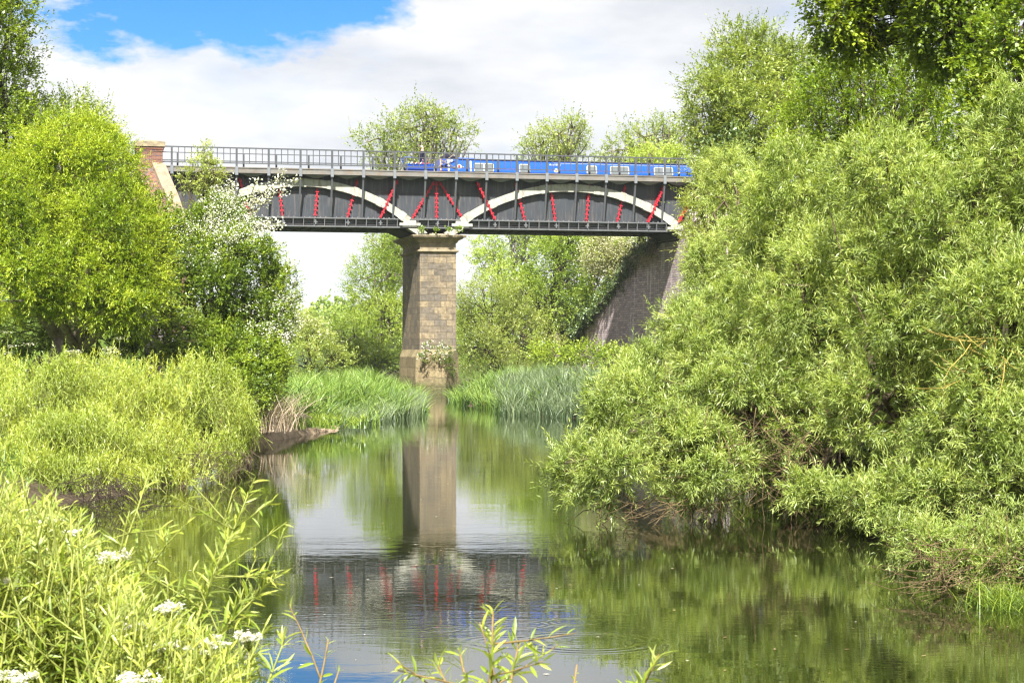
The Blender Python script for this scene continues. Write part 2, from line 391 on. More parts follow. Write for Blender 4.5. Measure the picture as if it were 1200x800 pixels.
def make_tree(name, label, cat, lobes, base, r0, leaf='green', bark='bark', twigm='twig', group=None, nclump=400, shoots=6, k=8,
              shoot_len=0.4, leafL=0.09, leafW=0.03, per=12, twig=0.012, stems=None, crown_name='crown', trunk_name='trunk',
              blossom=None, sublobes=0, ff=0.42, fork=None, bcl=0.11, **kw):
    NL = len(lobes)
    if sublobes: lobes = sub(lobes, sublobes, seed=kw.get('seed', 0))
    root = empty(name, (base[0], base[1], base[2])); tag(root, label, cat, group)
    V, t, mi, c, out, idx = foliage(lobes, nclump, shoots, k, shoot_len, leafL, leafW, **kw)
    off = np.array(base, float)
    cr = quads_mesh(crown_name, V-off, t, [M[leaf], M[twigm]], root, mi)
    mb = MB(); limbs(mb, (0, 0, -0.3), [tuple(np.array(l[:3])-off)+tuple(l[3:]) for l in lobes], r0, c-off, idx, per, twig, stems, NL=NL, ff=ff, fork=None if fork is None else np.array(fork)-off)
    mb.build(trunk_name, M[bark], root)
    if blossom:
        fn, per_cl, size, mat = blossom
        w = fn(c); sel = rng.random(len(c)) < w; ci = np.repeat(np.where(sel)[0], per_cl)
        p = c[ci] + out[ci]*0.10 + rng.normal(0, 1, (len(ci), 3))*bcl + np.repeat(rng.normal(0, .16, (sel.sum()*2, 3)), per_cl//2, axis=0)[:len(ci)]
        dd = nrm(rng.normal(0, 1, p.shape) + np.array([0, 0, .4]))
        q = leaf_quads(p, dd, size*(0.6+0.8*rng.random(len(p))), size*(0.6+0.7*rng.random(len(p))), 0.5)
        bl = quads_mesh('blossom', q-off, rng.random(len(p)), [M[mat]], root)
    return root

def PL(px, py, D, rx, ry, rd=None):
    """lobe centred on a sight line, radii in photo pixels at that distance; rd = depth radius in metres"""
    p = W(px, py, D); s = D/F
    return (p[0], p[1], p[2], rx*s, (rd if rd else rx*s*0.8), ry*s)

# ------------------------------------------------------------------ river and terrain
YL = [-60, 6, 10, 20, 28, 33, 36, 44, 52, 58, 63, 66, 75, 86, 92, 100, 108, 116, 130, 160, 250, 400]
XL = [-12, -10, -9.5, -9, -8.3, -7.2, -6.4, -6.4, -7.6, -8.6, -7.6, -5.9, -4.1, -3.9, -4.4, -4.9, -5.4, -7.5, -9, -12, -24, -60]
YR = [-60, 8, 20, 29, 45, 60, 74, 78, 88, 92, 100, 110, 120, 160, 250, 400]
XR = [8, 7, 5.6, 6.0, 5.2, 3.8, 2.8, 0.5, -0.9, -2.1, -2.6, -2.8, -2.0, -6, -18, -52]
def river_sd(x, y):
    xl = np.interp(y, YL, XL); xr = np.interp(y, YR, XR)
    d = np.minimum(x-xl, xr-x)
    return np.minimum(d, (y-8.6))          # >0 in the river
def sst(a, b, x):
    t = np.clip((x-a)/(b-a), 0, 1); return t*t*(3-2*t)
def terrain(x, y):
    x = np.asarray(x, float); y = np.asarray(y, float)
    s = river_sd(x, y)
    P = np.stack([x, y, 0*x], -1).reshape(-1, 3)
    n = lump(P*0.35, 1.0, 3).reshape(x.shape)*0.12 + lump(P*1.3, 1.0, 4).reshape(x.shape)*0.05
    out = -s
    z = 0.75*sst(-0.15, 2.4, out) + 0.5*sst(3, 25, out) + n*sst(0, 1.0, out) - 1.6*sst(0.0, 1.6, s)
    z = z + 2.0*sst(60, 220, out) + 3*sst(200, 480, y)*sst(180, -120, np.abs(x+95)-20) + 2*sst(250, 700, y) + 4*sst(150, 900, np.abs(x))
    return z
def ground_z(x, y): return float(terrain(np.array([x]), np.array([y]))[0])

def build_terrain():
    def axis(lo, hi, fine0, fine1, st, growth=1.12):
        a = list(np.arange(fine0, fine1+1e-6, st)); s = st; v = fine0
        while v > lo: s *= growth; v -= s; a.insert(0, v)
        s = st; v = a[-1]
        while v < hi: s *= growth; v += s; a.append(v)
        return np.array(a)
    xs = axis(-3000, 3000, -16, 14, 0.35); ys = axis(-400, 4500, -2, 125, 0.5)
    X, Y = np.meshgrid(xs, ys); Z = terrain(X, Y)
    nx, ny = len(xs), len(ys)
    V = np.stack([X, Y, Z], -1).reshape(-1, 3)
    i = np.arange(ny-1)[:, None]*nx + np.arange(nx-1)[None, :]; i = i.ravel()
    Fq = np.stack([i, i+1, i+nx+1, i+nx], 1)
    me = bpy.data.meshes.new('ground'); me.vertices.add(len(V)); me.vertices.foreach_set('co', V.astype(np.float32).ravel())
    me.loops.add(Fq.size); me.loops.foreach_set('vertex_index', Fq.astype(np.int32).ravel())
    me.polygons.add(len(Fq)); me.polygons.foreach_set('loop_start', np.arange(0, Fq.size, 4, dtype=np.int32)); me.polygons.foreach_set('loop_total', np.full(len(Fq), 4, np.int32))
    me.polygons.foreach_set('use_smooth', np.ones(len(Fq), bool)); me.update(calc_edges=True)
    m, nt, out = new_mat('ground_earth_and_grass'); L = nt.links
    tc = N(nt, 'ShaderNodeTexCoord'); g = N(nt, 'ShaderNodeNewGeometry')
    n1 = N(nt, 'ShaderNodeTexNoise', Scale=0.6, Detail=8.0); L.new(tc.outputs['Object'], n1.inputs['Vector'])
    n2 = N(nt, 'ShaderNodeTexNoise', Scale=9.0, Detail=6.0); L.new(tc.outputs['Object'], n2.inputs['Vector'])
    grass = ramp(nt, [(0.3, (0.035, 0.06, 0.008)), (0.7, (0.09, 0.13, 0.02))], n2.outputs['Fac']).outputs[0]
    soil = ramp(nt, [(0.3, (0.03, 0.022, 0.014)), (0.7, (0.10, 0.075, 0.048))], n2.outputs['Fac']).outputs[0]
    sp = N(nt, 'ShaderNodeSeparateXYZ'); L.new(g.outputs['Position'], sp.inputs[0])
    hz = mth(nt, 'ADD', sp.outputs[2], mth(nt, 'MULTIPLY', n1.outputs['Fac'], 0.5))
    f = ramp(nt, [(0.55, (0, 0, 0)), (0.8, (1, 1, 1))], hz).outputs[0]
    col = mixc(nt, f, soil, grass)
    b = N(nt, 'ShaderNodeBsdfPrincipled'); L.new(col, b.inputs['Base Color']); b.inputs['Roughness'].default_value = 0.95; b.inputs['Specular IOR Level'].default_value = 0.1
    bp = N(nt, 'ShaderNodeBump', Strength=0.8, Distance=0.05); L.new(n2.outputs['Fac'], bp.inputs['Height']); L.new(bp.outputs[0], b.inputs['Normal'])
    L.new(b.outputs[0], out.inputs[0])
    tag(link_mesh('ground', me, m), kind='structure', label='river banks and meadow ground covered by grass and soil')
build_terrain()

def water_mat():
    m, nt, out = new_mat('river_water'); L = nt.links
    g = N(nt, 'ShaderNodeNewGeometry'); P = g.outputs['Position']
    mp = N(nt, 'ShaderNodeMapping'); mp.inputs['Scale'].default_value = (1.0, 2.2, 1.0); L.new(P, mp.inputs[0])
    n1 = N(nt, 'ShaderNodeTexNoise', Scale=1.1, Detail=3.0, Roughness=0.5); L.new(mp.outputs[0], n1.inputs['Vector'])
    n2 = N(nt, 'ShaderNodeTexNoise', Scale=5.0, Detail=3.0, Roughness=0.5); L.new(mp.outputs[0], n2.inputs['Vector'])
    big = N(nt, 'ShaderNodeTexNoise', Scale=0.16, Detail=2.0); L.new(mp.outputs[0], big.inputs['Vector'])
    patch = ramp(nt, [(0.42, (0.25, 0.25, 0.25)), (0.62, (1, 1, 1))], big.outputs['Fac']).outputs[0]
    h = mth(nt, 'ADD', mth(nt, 'MULTIPLY', n1.outputs['Fac'], 0.0013), mth(nt, 'MULTIPLY', mth(nt, 'MULTIPLY', n2.outputs['Fac'], patch), 0.0010))
    sp = N(nt, 'ShaderNodeSeparateXYZ'); L.new(P, sp.inputs[0])
    for (cx, cy, r, a, wl) in RINGS:
        dx = mth(nt, 'SUBTRACT', sp.outputs[0], cx); dy = mth(nt, 'SUBTRACT', sp.outputs[1], cy)
        d = mth(nt, 'SQRT', mth(nt, 'ADD', mth(nt, 'MULTIPLY', dx, dx), mth(nt, 'MULTIPLY', dy, dy)))
        env = mth(nt, 'SUBTRACT', 1.0, mth(nt, 'DIVIDE', mth(nt, 'ABSOLUTE', mth(nt, 'SUBTRACT', d, r*0.7)), r*0.34), clamp=True)
        w = mth(nt, 'MULTIPLY', mth(nt, 'SINE', mth(nt, 'MULTIPLY', d, 6.283/wl)), mth(nt, 'MULTIPLY', env, a))
        h = mth(nt, 'ADD', h, w)
    bp = N(nt, 'ShaderNodeBump', Strength=1.0, Distance=1.0); L.new(h, bp.inputs['Height'])
    b = N(nt, 'ShaderNodeBsdfPrincipled')
    b.inputs['Base Color'].default_value = (0.010, 0.013, 0.003, 1); b.inputs['Roughness'].default_value = 0.012; b.inputs['IOR'].default_value = 1.85
    L.new(bp.outputs[0], b.inputs['Normal']); L.new(b.outputs[0], out.inputs[0])
    return m
RINGS = []
for px, py, r, a in ((690, 752, 0.75, 0.0005), (672, 728, 0.32, 0.0005), (610, 731, 0.35, 0.0005), (520, 737, 0.22, 0.0004), (716, 719, 0.24, 0.0004),
                     (655, 711, 0.22, 0.0004), (600, 752, 0.5, 0.0004)):
    D = CAMZ*F/(py-HY); RINGS.append(((px-600)/F*D, D, r, a*0.7, 0.085 if r < .4 else 0.12))
M['water'] = water_mat()
def water_sheet():
    V = []; Fc = []
    ys = sorted(set(list(np.arange(-20, 260, 4.0))))
    for y in ys:
        V += [(np.interp(y, YL, XL)-14, y, 0.0), (np.interp(y, YR, XR)+14, y, 0.0)]
    for i in range(len(ys)-1): Fc.append((2*i, 2*i+1, 2*i+3, 2*i+2))
    me = bpy.data.meshes.new('water'); me.from_pydata([tuple(map(float, v)) for v in V], [], Fc); me.update()
    tag(link_mesh('water', me, M['water']), kind='structure', label='calm green river with small ripples and rings')
water_sheet()

def mud_bank():
    """worn earth shelf at the left bank"""
    n, mrow = 90, 18; V = []; Fc = []
    for i in range(n):
        t = i/(n-1); px = 262 + 136*t; py = 524 - 20*t**0.9 + 3*math.sin(t*3.1)*(1-t)
        D = CAMZ*F/(py-HY)*(1.0); x0 = (px-600)/F*D; y0 = D
        hgt = (0.42 - 0.20*t)*min(1, (1-t)*2.5+0.03)*min(1, t*6+0.15)
        for j in range(mrow):
            u = j/(mrow-1)
            nz = 0.35*float(lump(np.array([[x0*1.5+u*2, y0*1, u*4.]]), 1.2, 8)[0]) + (0.55*float(lump(np.array([[x0*7, u*3, u*9.]]), 1.2, 9)[0]) if u < .35 else 0)
            if u < 0.3: q = u/0.3; z = -0.12 + (hgt+0.12)*(q**0.7); y = y0 + q*0.5
            else: q = (u-0.3)/0.7; z = hgt + 0.26*q*min(1, (1-t)*3); y = y0 + 0.5 + q*4.2
            V.append((x0 - 0.35*u + nz*0.12, y + nz*0.18, z + nz*0.07*min(1, u*5)))
    for i in range(n-1):
        for j in range(mrow-1):
            a = i*mrow+j; Fc.append((a, a+mrow, a+mrow+1, a+1))
    me = bpy.data.meshes.new('mud_bank'); me.from_pydata(V, [], Fc); me.polygons.foreach_set('use_smooth', [True]*len(Fc)); me.update()
    tag(link_mesh('mud_bank', me, M['mud']), kind='structure', label='worn brown earth bank above the water left of the river')
mud_bank()

# ------------------------------------------------------------------ aqueduct
TA = math.atan(0.242); CA, SA = math.cos(TA), math.sin(TA)
BX, BY = -4.76, 117.0
def BL(px, py, d=0.0):
    """photo pixel -> aqueduct's own frame (s along, y inward, z) on the plane d metres outboard of its near side plates"""
    k = (px-600)/F
    s = (k*(BY-CA*d)-BX-SA*d)/(CA-k*SA); Y = BY+SA*s-CA*d
    return (s, -d, CAMZ+(HY-py)*Y/F)
def BW(s, y, z):
    return np.array([BX+CA*s-SA*y, BY+SA*s+CA*y, z])

aq = empty('aqueduct', (BX, BY, 0), TA)
tag(aq, 'dark grey cast iron canal aqueduct with two cream arches spanning the river', 'aqueduct')
S0, S1 = -15.7, 16.4
OUT = 0.9        # railing and deck edge stand this far outboard
TW = 4.5         # trough width
def build_trough():
    for nm, y0 in (('side_plate', 0.0), ('side_plate', TW)):
        mb = MB(); mb.box(S0, S1, y0, y0+0.06, 10.27, 12.95)
        for z in (11.83,): mb.box(S0, S1, y0-0.045 if y0 == 0 else y0+0.06, y0 if y0 == 0 else y0+0.10, z-0.03, z+0.03)
        mb.build(nm, M['iron'], aq)
    mb = MB(); mb.box(S0, S1, -0.10, TW+0.16, 9.86, 9.98)
    k = S0
    while k < S1-0.2: mb.box(k, k+0.09, 0.04, TW-0.04, 9.78, 9.86); k += 0.61
    mb.build('trough_floor', M['soffit'], aq)
    for y0, y1 in ((-0.34, -0.0), (TW+0.16, TW+0.46)):
        mb = MB()
        mb.box(S0, S1, y0, y1-0.003, 10.20, 10.27); mb.box(S0, S1, y0, y1-0.003, 9.72, 9.79)
        ym = y1-0.06 if y0 < 0 else y0+0.01
        mb.box(S0, S1, ym, ym+0.05, 9.79, 10.20)
        k = S0+0.2; i = 0
        while k < S1:
            mb.box(k, k+0.035, y0+0.02, ym, 9.79, 10.20)
            k += 0.61
        k = S0+0.1
        while k < S1:     # bolt heads along the upper flange
            mb.box(k, k+0.07, y0+0.05, y0+0.14, 10.27, 10.33) if y0 < 0 else None
            k += 0.31
        mb.build('bottom_flange', M['flange'], aq)
build_trough()

def arch_part(sc_, half, rise, zs, th, d):
    """segmental rib with collars; d = outboard reach"""
    rr = (half**2+rise**2)/(2*rise); zc = zs+rise-rr; a0 = math.asin(half/rr)
    mb = MB(); secs = []
    for i in range(41):
        a = -a0+2*a0*i/40; ca, sa = math.cos(a), math.sin(a)
        ri, ro = rr-th/2, rr+th/2
        secs.append([(sc_+ri*sa, -d, zc+ri*ca), (sc_+ro*sa, -d, zc+ro*ca), (sc_+ro*sa, -0.05, zc+ro*ca), (sc_+ri*sa, -0.05, zc+ri*ca)])
    mb.loft(secs)
    o = mb.build('arch', M['arch'], aq)
    for i in range(9):
        a = a0*(-0.93+1.86*i/8)
        c = MB(); secs = []
        for da, e in ((-0.016, 0.01), (-0.016, 0.03), (0.016, 0.03), (0.016, 0.01)):
            aa = a+da; ca, sa = math.cos(aa), math.sin(aa); ri, ro = rr-th/2-e, rr+th/2+e
            secs.append([(sc_+ri*sa, -d-e, zc+ri*ca), (sc_+ro*sa, -d-e, zc+ro*ca), (sc_+ro*sa, -0.04, zc+ro*ca), (sc_+ri*sa, -0.04, zc+ri*ca)])
        c.loft(secs); c.build('collar', M['arch'], o)
    return rr, zc
ARC = []
for pxa, pxb in ((229, 479), (541, 793)):
    s_a, s_b = BL(pxa, 258, .35)[0], BL(pxb, 258, .35)[0]
    ARC.append(((s_a+s_b)/2, (s_b-s_a)/2))
    arch_part((s_a+s_b)/2, (s_b-s_a)/2, 2.12, 10.14, 0.44, 0.36)

RED = [((235,212),(254,254)), ((280.5,208.5),(292,254)), ((326,210),(331,253)), ((373,210),(369,253)), ((419,210),(407,254)), ((465,210),(445,254)),
       ((509,212),(483,255)), ((511.5,212),(511.5,255)), ((514.5,212),(543,256)),
       ((558,211),(579,256)), ((604,212),(615,256)), ((645,212),(650.6,257)), ((691,212),(687,257)), ((733,214),(723.5,258)), ((777,212),(758.6,258)),
       ((818,214),(794,258)), ((821,214),(821,258))]
for (a, b) in RED:
    mid = (a[0]+b[0])/2; front = mid in () or any(abs(mid-q) < 1.5 for q in (455, 568.5, 767.8, 806))
    d = 0.40 if front else 0.12
    p, q = Vector(BL(a[0], a[1], 0.12)), Vector(BL(b[0], b[1], 0.12))
    p.z = min(p.z, 12.5); q.z = 10.29
    mb = MB(); y = -d
    u = (q-p).normalized(); w = 0.042; n = Vector((u.z, 0, -u.x))
    secs = []
    for e in (p, q):
        secs.append([Vector((e.x, 0, e.z))+n*w+Vector((0, y, 0)), Vector((e.x, 0, e.z))-n*w+Vector((0, y, 0)), Vector((e.x, 0, e.z))-n*w+Vector((0, -0.02, 0)), Vector((e.x, 0, e.z))+n*w+Vector((0, -0.02, 0))])
    mb.loft(secs)
    L = (q-p).length; k = 0.18
    while k < L-0.1:
        c = p+u*k
        mb.beam(Vector((c.x, y-0.012, c.z))-n*(w+0.055), Vector((c.x, y-0.012, c.z))+n*(w+0.055), 0.05, 0.07, (0, 0, 1) if abs(n.z) < .8 else (1, 0, 0))
        k += 0.27
    mb.build('red_rib', M['red'], aq)
    c = MB(); c.box(q.x-0.11, q.x+0.11, -0.39, -0.34, 9.96, 10.03); c.box(q.x-0.035, q.x+0.035, -0.41, -0.34, 9.85, 10.14); c.build('clamp', M['flange'], aq)

MAINPX = [201, 239, 277, 315, 352, 389.6, 426.4, 462.9, 498.9, 534.1, 569.8, 605.7, 640.6, 675.8, 710.5, 745.2, 779.3]
ss = np.array([BL(p, 190, OUT)[0] for p in MAINPX]); fit = np.polyfit(np.arange(17), ss, 1)
POST_S = [fit[1]+fit[0]*i for i in range(-0, 18)]
for i, s in enumerate(POST_S):
    mb = MB()
    mb.beam((s, -OUT+0.02, 12.72), (s, -0.30, 10.30), 0.10, 0.10, (0, 1, 0))
    mb.build('strut', M['strut'], aq)
    mb = MB(); mb.box(s-0.085, s+0.085, -OUT-0.075, -OUT+0.02, 12.56, 13.06); mb.build('post_socket', M['bracket'], aq)
    if i < len(POST_S)-1:      # pale shallow V plates under each bay of the deck
        a, b = s+0.16, POST_S[i+1]-0.16; m_ = (a+b)/2
        k = MB(); k.poly([(a, -OUT+.06, 12.67), (b, -OUT+.06, 12.67), (m_+.12, -OUT+.30, 12.50), (m_-.12, -OUT+.30, 12.50), (a, -OUT+.10, 12.67), (b, -OUT+.10, 12.67), (m_+.12, -OUT+.34, 12.50), (m_-.12, -OUT+.34, 12.50)],
               [(0,1,2,3),(7,6,5,4),(0,4,5,1),(1,5,6,2),(2,6,7,3),(3,7,4,0)])
        k.build('soffit_bracket', M['bracket'], aq)
mb = MB(); mb.box(S0-0.2, S1+0.3, -OUT-0.03, -OUT+0.05, 12.69, 12.96); mb.box(S0-0.2, S1+0.3, -OUT-0.07, -OUT+0.05, 12.963, 13.02)
mb.build('deck_edge', M['fascia'], aq)
mb = MB(); mb.box(S0, S1, -OUT+0.052, 0.18, 12.80, 12.99); mb.build('walkway', M['flange'], aq)
mb = MB(); mb.box(S0, S1, TW-0.05, TW+1.2, 12.80, 13.0); mb.build('towpath', M['flange'], aq)

rl = MB(); rl.beam((S0-0.1, -OUT, 14.10), (S1+0.1, -OUT, 14.10), 0.085, 0.07)
rail = rl.build('railing', M['rail'], aq); rail.name = 'railing'
mb = MB(); mb.beam((S0-0.1, -OUT, 13.235), (S1+0.1, -OUT, 13.235), 0.05, 0.06); mb.build('lower_rail', M['rail'], rail)
pm = bm_ = None
def copy_part(o, parent, loc):
    c = o.copy(); COL.objects.link(c); c.parent = parent; c.location = loc; return c
post = baluster = None
for i, s in enumerate(POST_S):
    if post is None:
        mb = MB(); mb.box(-0.055, 0.055, -0.05, 0.05, 0, 1.10); post = mb.build('post', M['rail'], rail); post.location = (s, -OUT, 12.98)
    else: copy_part(post, rail, (s, -OUT, 12.98))
    if i < 17:
        nxt = POST_S[i+1] if i+1 < len(POST_S) else s+fit[0]
        for j in range(1, 5):
            x = s+(nxt-s)*j/5
            if x > S1: continue
            if baluster is None:
                mb = MB(); mb.box(-0.022, 0.022, -0.02, 0.02, 0, 0.82); baluster = mb.build('baluster', M['rail'], rail); baluster.location = (x, -OUT, 13.25)
            else: copy_part(baluster, rail, (x, -OUT, 13.25))
# low inner rail on the lip of the trough
LOWPX = [207, 244, 286.2, 325.2, 363, 400, 437.5, 474.2, 510.2, 546.9, 582.6, 620.4, 656.1, 690, 724.8, 761.9]
lr = MB(); lr.beam((S0, -0.05, 13.86), (S1, -0.05, 13.86), 0.04, 0.045); low = lr.build('low_rail', M['rail'], aq)
l2 = np.array([BL(p, 190, .05)[0] for p in LOWPX]); f2 = np.polyfit(np.arange(16), l2, 1); lp = None
for i in range(17):
    s = f2[1]+f2[0]*i
    if lp is None:
        mb = MB(); mb.box(-0.05, 0.05, -0.05, 0.05, 0, 0.90); lp = mb.build('post', M['rail'], low); lp.location = (s, -0.05, 12.97)
    else: copy_part(lp, low, (s, -0.05, 12.97))
# far side parapet rail
fr = MB(); fr.beam((S0, TW+1.1, 13.95), (S1, TW+1.1, 13.95), 0.06, 0.06)
far = fr.build('far_rail', M['rail'], aq)
# white springing blocks above the pier and at the abutments
for px, sg in ((480, 1), (541, -1), (793, 1)):
    s = BL(px, 262, .3)[0]
    mb = MB()
    secs = []
    for y in (-0.42, -0.06):
        secs.append([(s-0.42, y, 9.80), (s+0.42, y, 9.80), (s+0.36, y, 10.17), (s-0.36, y, 10.17)])
    mb.loft(secs); mb.box(s-.62, s+.62, -0.46, -0.352, 9.86, 10.02)
    mb.build('springing_block', M['arch'], aq)
    mb = MB(); a = (s+0.15*sg, 0, 0)
    pts = [(s-0.10*sg, 9.70), (s+0.75*sg, 9.70), (s+1.05*sg, 9.46), (s+0.62*sg, 9.30), (s+0.55*sg, 9.30)]
    mb.loft([[(p[0], y, p[1]) for p in pts] for y in (-0.34, 0.5)]); mb.build('bearing_foot', M['arch'], aq)
for sa, sb in ((BL(476, 262)[0], BL(546, 262)[0]),):
    mb = MB(); mb.loft([[(sa-.75, y, 9.86), (sb+.75, y, 9.86), (sb-.55, y, 9.32), (sa+.55, y, 9.32)] for y in (0.52, TW-.1)]); mb.build('bearing_girder', M['soffit'], aq)
for s in (15.9,):
    mb = MB(); mb.loft([[(s-1.1, y, 9.72), (s+1.6, y, 9.72), (s+1.6, y, 8.95), (s-.25, y, 8.95)] for y in (0.1, TW-.1)]); mb.build('bearing_girder', M['soffit'], aq)

# ------------------------------------------------------------------ river pier
pr = empty('stone_pier', (BX, BY, 0), TA)
tag(pr, 'weathered sandstone pier standing in the river under the aqueduct', 'pier')
PB = BL(533.8, 300, 0)[0]; PA = BL(491.5, 300, 0)[0]; LP = 5.4
def rect(x0, x1, y0, y1, z, ch=0.0, chb=0.0):
    if ch: return [(x0, y0+ch, z), (x0+ch, y0, z), (x1-ch, y0, z), (x1, y0+ch, z), (x1, y1-ch, z), (x1-ch, y1, z), (x0+ch, y1, z), (x0, y1-ch, z)]
    return [(x0, y0, z), (x1, y0, z), (x1, y1, z), (x0, y1, z)]
Y0p = -0.15
mb = MB(); mb.loft([rect(PA-.02, PB+.02, Y0p-.02, LP+.02, 2.15), rect(PA-.01, PB+.01, Y0p-.01, LP+.01, 4.5), rect(PA, PB, Y0p, LP, 8.34)]); mb.build('shaft', M['stone'], pr)
mb = MB(); e = .14
mb.loft([rect(PA-.02, PB+.02, Y0p-.02, LP+.02, 8.30), rect(PA-e, PB+e, Y0p-e, LP+e, 8.38), rect(PA-e, PB+e, Y0p-e, LP+e, 8.46), rect(PA-.02, PB+.02, Y0p-.02, LP+.02, 8.50)]); mb.build('string_course', M['capstone'], pr)
mb = MB(); mb.loft([rect(PA+.01, PB-.01, Y0p+.01, LP-.01, 8.48), rect(PA+.01, PB-.01, Y0p+.01, LP-.01, 8.92)]); mb.build('frieze', M['capstone'], pr)
mb = MB(); mb.loft([rect(PA-a, PB+a, Y0p-a, LP+a, z) for a, z in ((.04, 8.88), (.10, 8.96), (.12, 9.02), (.34, 9.12), (.36, 9.17), (.50, 9.20), (.54, 9.30), (.50, 9.33))]); mb.build('cornice', M['capstone'], pr)
mb = MB(); rs = np.random.default_rng(3)
for i in range(70):
    x = rs.uniform(PA-.25, PB+.25); y = rs.uniform(Y0p-.3, .5); h = rs.uniform(.05, .17)*(1.0 if abs(x-(PA+PB)/2) < 1.0 else .5); w = rs.uniform(.06, .16)
    mb.loft([[(x-w, y-w, 9.30), (x+w*.9, y-w*.8, 9.30), (x+w, y+w, 9.30), (x-w*.8, y+w, 9.30)], [(x-w*.6, y-w*.7, 9.32+h), (x+w*.7, y-w*.4, 9.32+h*.8), (x+w*.5, y+w*.6, 9.32+h*.9), (x-w*.5, y+w*.5, 9.32+h)]])
rb = mb.build('rubble_top', M['rubble'], pr)
b0, b1 = BL(468.5, 430, .25)[0], BL(538.5, 430, .25)[0]; ch = 1.0
b0 += 1.0
mb = MB(); mb.loft([rect(b0-.04, b1+.04, -1.0, LP+.9, -1.5, ch), rect(b0, b1, -.95, LP+.85, 2.2, ch), rect(PA-.04, PB+.04, Y0p-.04, LP+.06, 2.62, .06)])
mb.build('plinth', M['stonebase'], pr)

# ------------------------------------------------------------------ abutments
ab = empty('brick_abutment', (BX, BY, 0), TA)
tag(ab, 'dark engineering brick abutment with curved wing wall behind the right willow', 'abutment')
AS = 15.35
def wing_profile():
    """(y inward, top z) of the wall along the canal's far side"""
    return [(-14, 3.0), (-8, 6.5), (-4, 9.2), (-1.5, 11.0), (-0.2, 9.36), (5.2, 9.32), (6.2, 9.2), (8.3, 8.6), (11.0, 7.5), (14.5, 6.0), (18.0, 4.55), (20.4, 3.7), (22.0, 3.3)]
mb = MB(); pts = []
prof = wing_profile()
def wall_off(y): return 0.0 if y < 5.2 else -0.028*(y-5.2)**1.25   # far wing curves slightly toward the river
grid = []
ysamp = np.unique(np.concatenate([np.arange(-14, 22.01, 0.8), [p[0] for p in prof]]))
secs = []
for y in ysamp:
    zt = np.interp(y, [p[0] for p in prof], [p[1] for p in prof]); o = wall_off(y)
    secs.append([(AS+o-0.25, y, -0.8), (AS+o, y, zt), (AS+o+1.2, y, zt), (AS+o+1.3, y, -0.8)])
mb.loft(secs); mb.build('wall', M['brickdark'], ab)
mb = MB(); mb.box(AS-0.14, AS+1.1, -0.1, 5.1, 9.33, 9.72); mb.build('bearing_stone', M['capstone'], ab)
mb = MB(); secs = []
for y in ysamp[ysamp > 5.4]:
    zt = np.interp(y, [p[0] for p in prof], [p[1] for p in prof]); o = wall_off(y)
    secs.append([(AS+o-0.12, y, zt), (AS+o-0.12, y, zt+.18), (AS+o+1.3, y, zt+.18), (AS+o+1.3, y, zt)])
mb.loft(secs); mb.build('coping', M['capstone'], ab)
y_end = 22.0; o = wall_off(y_end)
mb = MB(); mb.loft([[(AS+o-.45, y_end-.3, z), (AS+o+.6, y_end-.3, z), (AS+o+.6, y_end+.7, z), (AS+o-.45, y_end+.7, z)] for z in (0, 3.9)]); mb.loft([[(AS+o-.55, y_end-.4, z), (AS+o+.7, y_end-.4, z), (AS+o+.7, y_end+.8, z), (AS+o-.55, y_end+.8, z)] for z in (3.9, 4.1)]); mb.build('end_pilaster', M['capstone'], ab)
mb = MB(); mb.box(AS+0.9, AS+3, -1.2, 8.5, -.5, 12.6); mb.build('embankment_block', M['brickdark'], ab)

lb = empty('brick_abutment', (BX, BY, 0), TA); lb.name = 'brick_abutment'
tag(lb, 'red brick abutment with capped pillar at the left end of the aqueduct', 'abutment')
pa, pb_ = BL(160.5, 200, 1.3)[0], BL(190.5, 200, 1.3)[0]
mb = MB(); mb.box(pa, pb_, -1.3, 0.2, 8.0, 14.02); pl = mb.build('pillar', M['brickred'], lb)
mb = MB(); mb.box(pa-.04, pb_+.04, -1.34, .24, 13.78, 13.88); mb.box(pa-.07, pb_+.07, -1.37, .27, 13.882, 14.03); mb.build('corbel_band', M['brickred'], pl)
mb = MB(); mb.loft([rect(pa-.14, pb_+.14, -1.44, .34, 14.03), rect(pa-.14, pb_+.14, -1.44, .34, 14.30), rect(pa+.55, pb_-.55, -.75, -.35, 14.46)]); mb.build('cap', M['capstone'], pl)
c0 = BL(180, 190, 1.4); c1 = BL(196, 228, 3.6); c2 = BL(207, 262, 6.0)
mb = MB(); secs = []
for c in (c0, c1, c2): secs.append([(c[0]-.1, c[1], c[2]), (c[0]+.62, c[1], c[2]-.05), (c[0]+.62, c[1], c[2]-.35), (c[0]-.1, c[1], c[2]-.35)])
mb.loft(secs); mb.build('sloping_coping', M['coping'], lb)
mb = MB(); secs = []
for c in (c0, c1, c2, (c2[0], -8.0, 8.0)): secs.append([(c[0]-.9, c[1], c[2]-4.5), (c[0]+.45, c[1], c[2]-4.5), (c[0]+.45, c[1], c[2]-.33), (c[0]-.9, c[1], c[2]-.33)])
mb.loft(secs); mb.build('wing_wall', M['brickred'], lb)
mb = MB(); mb.box(-17.5, -15.5, -.3, 9, -1, 12.9); mb.build('wall', M['brickdark'], lb)

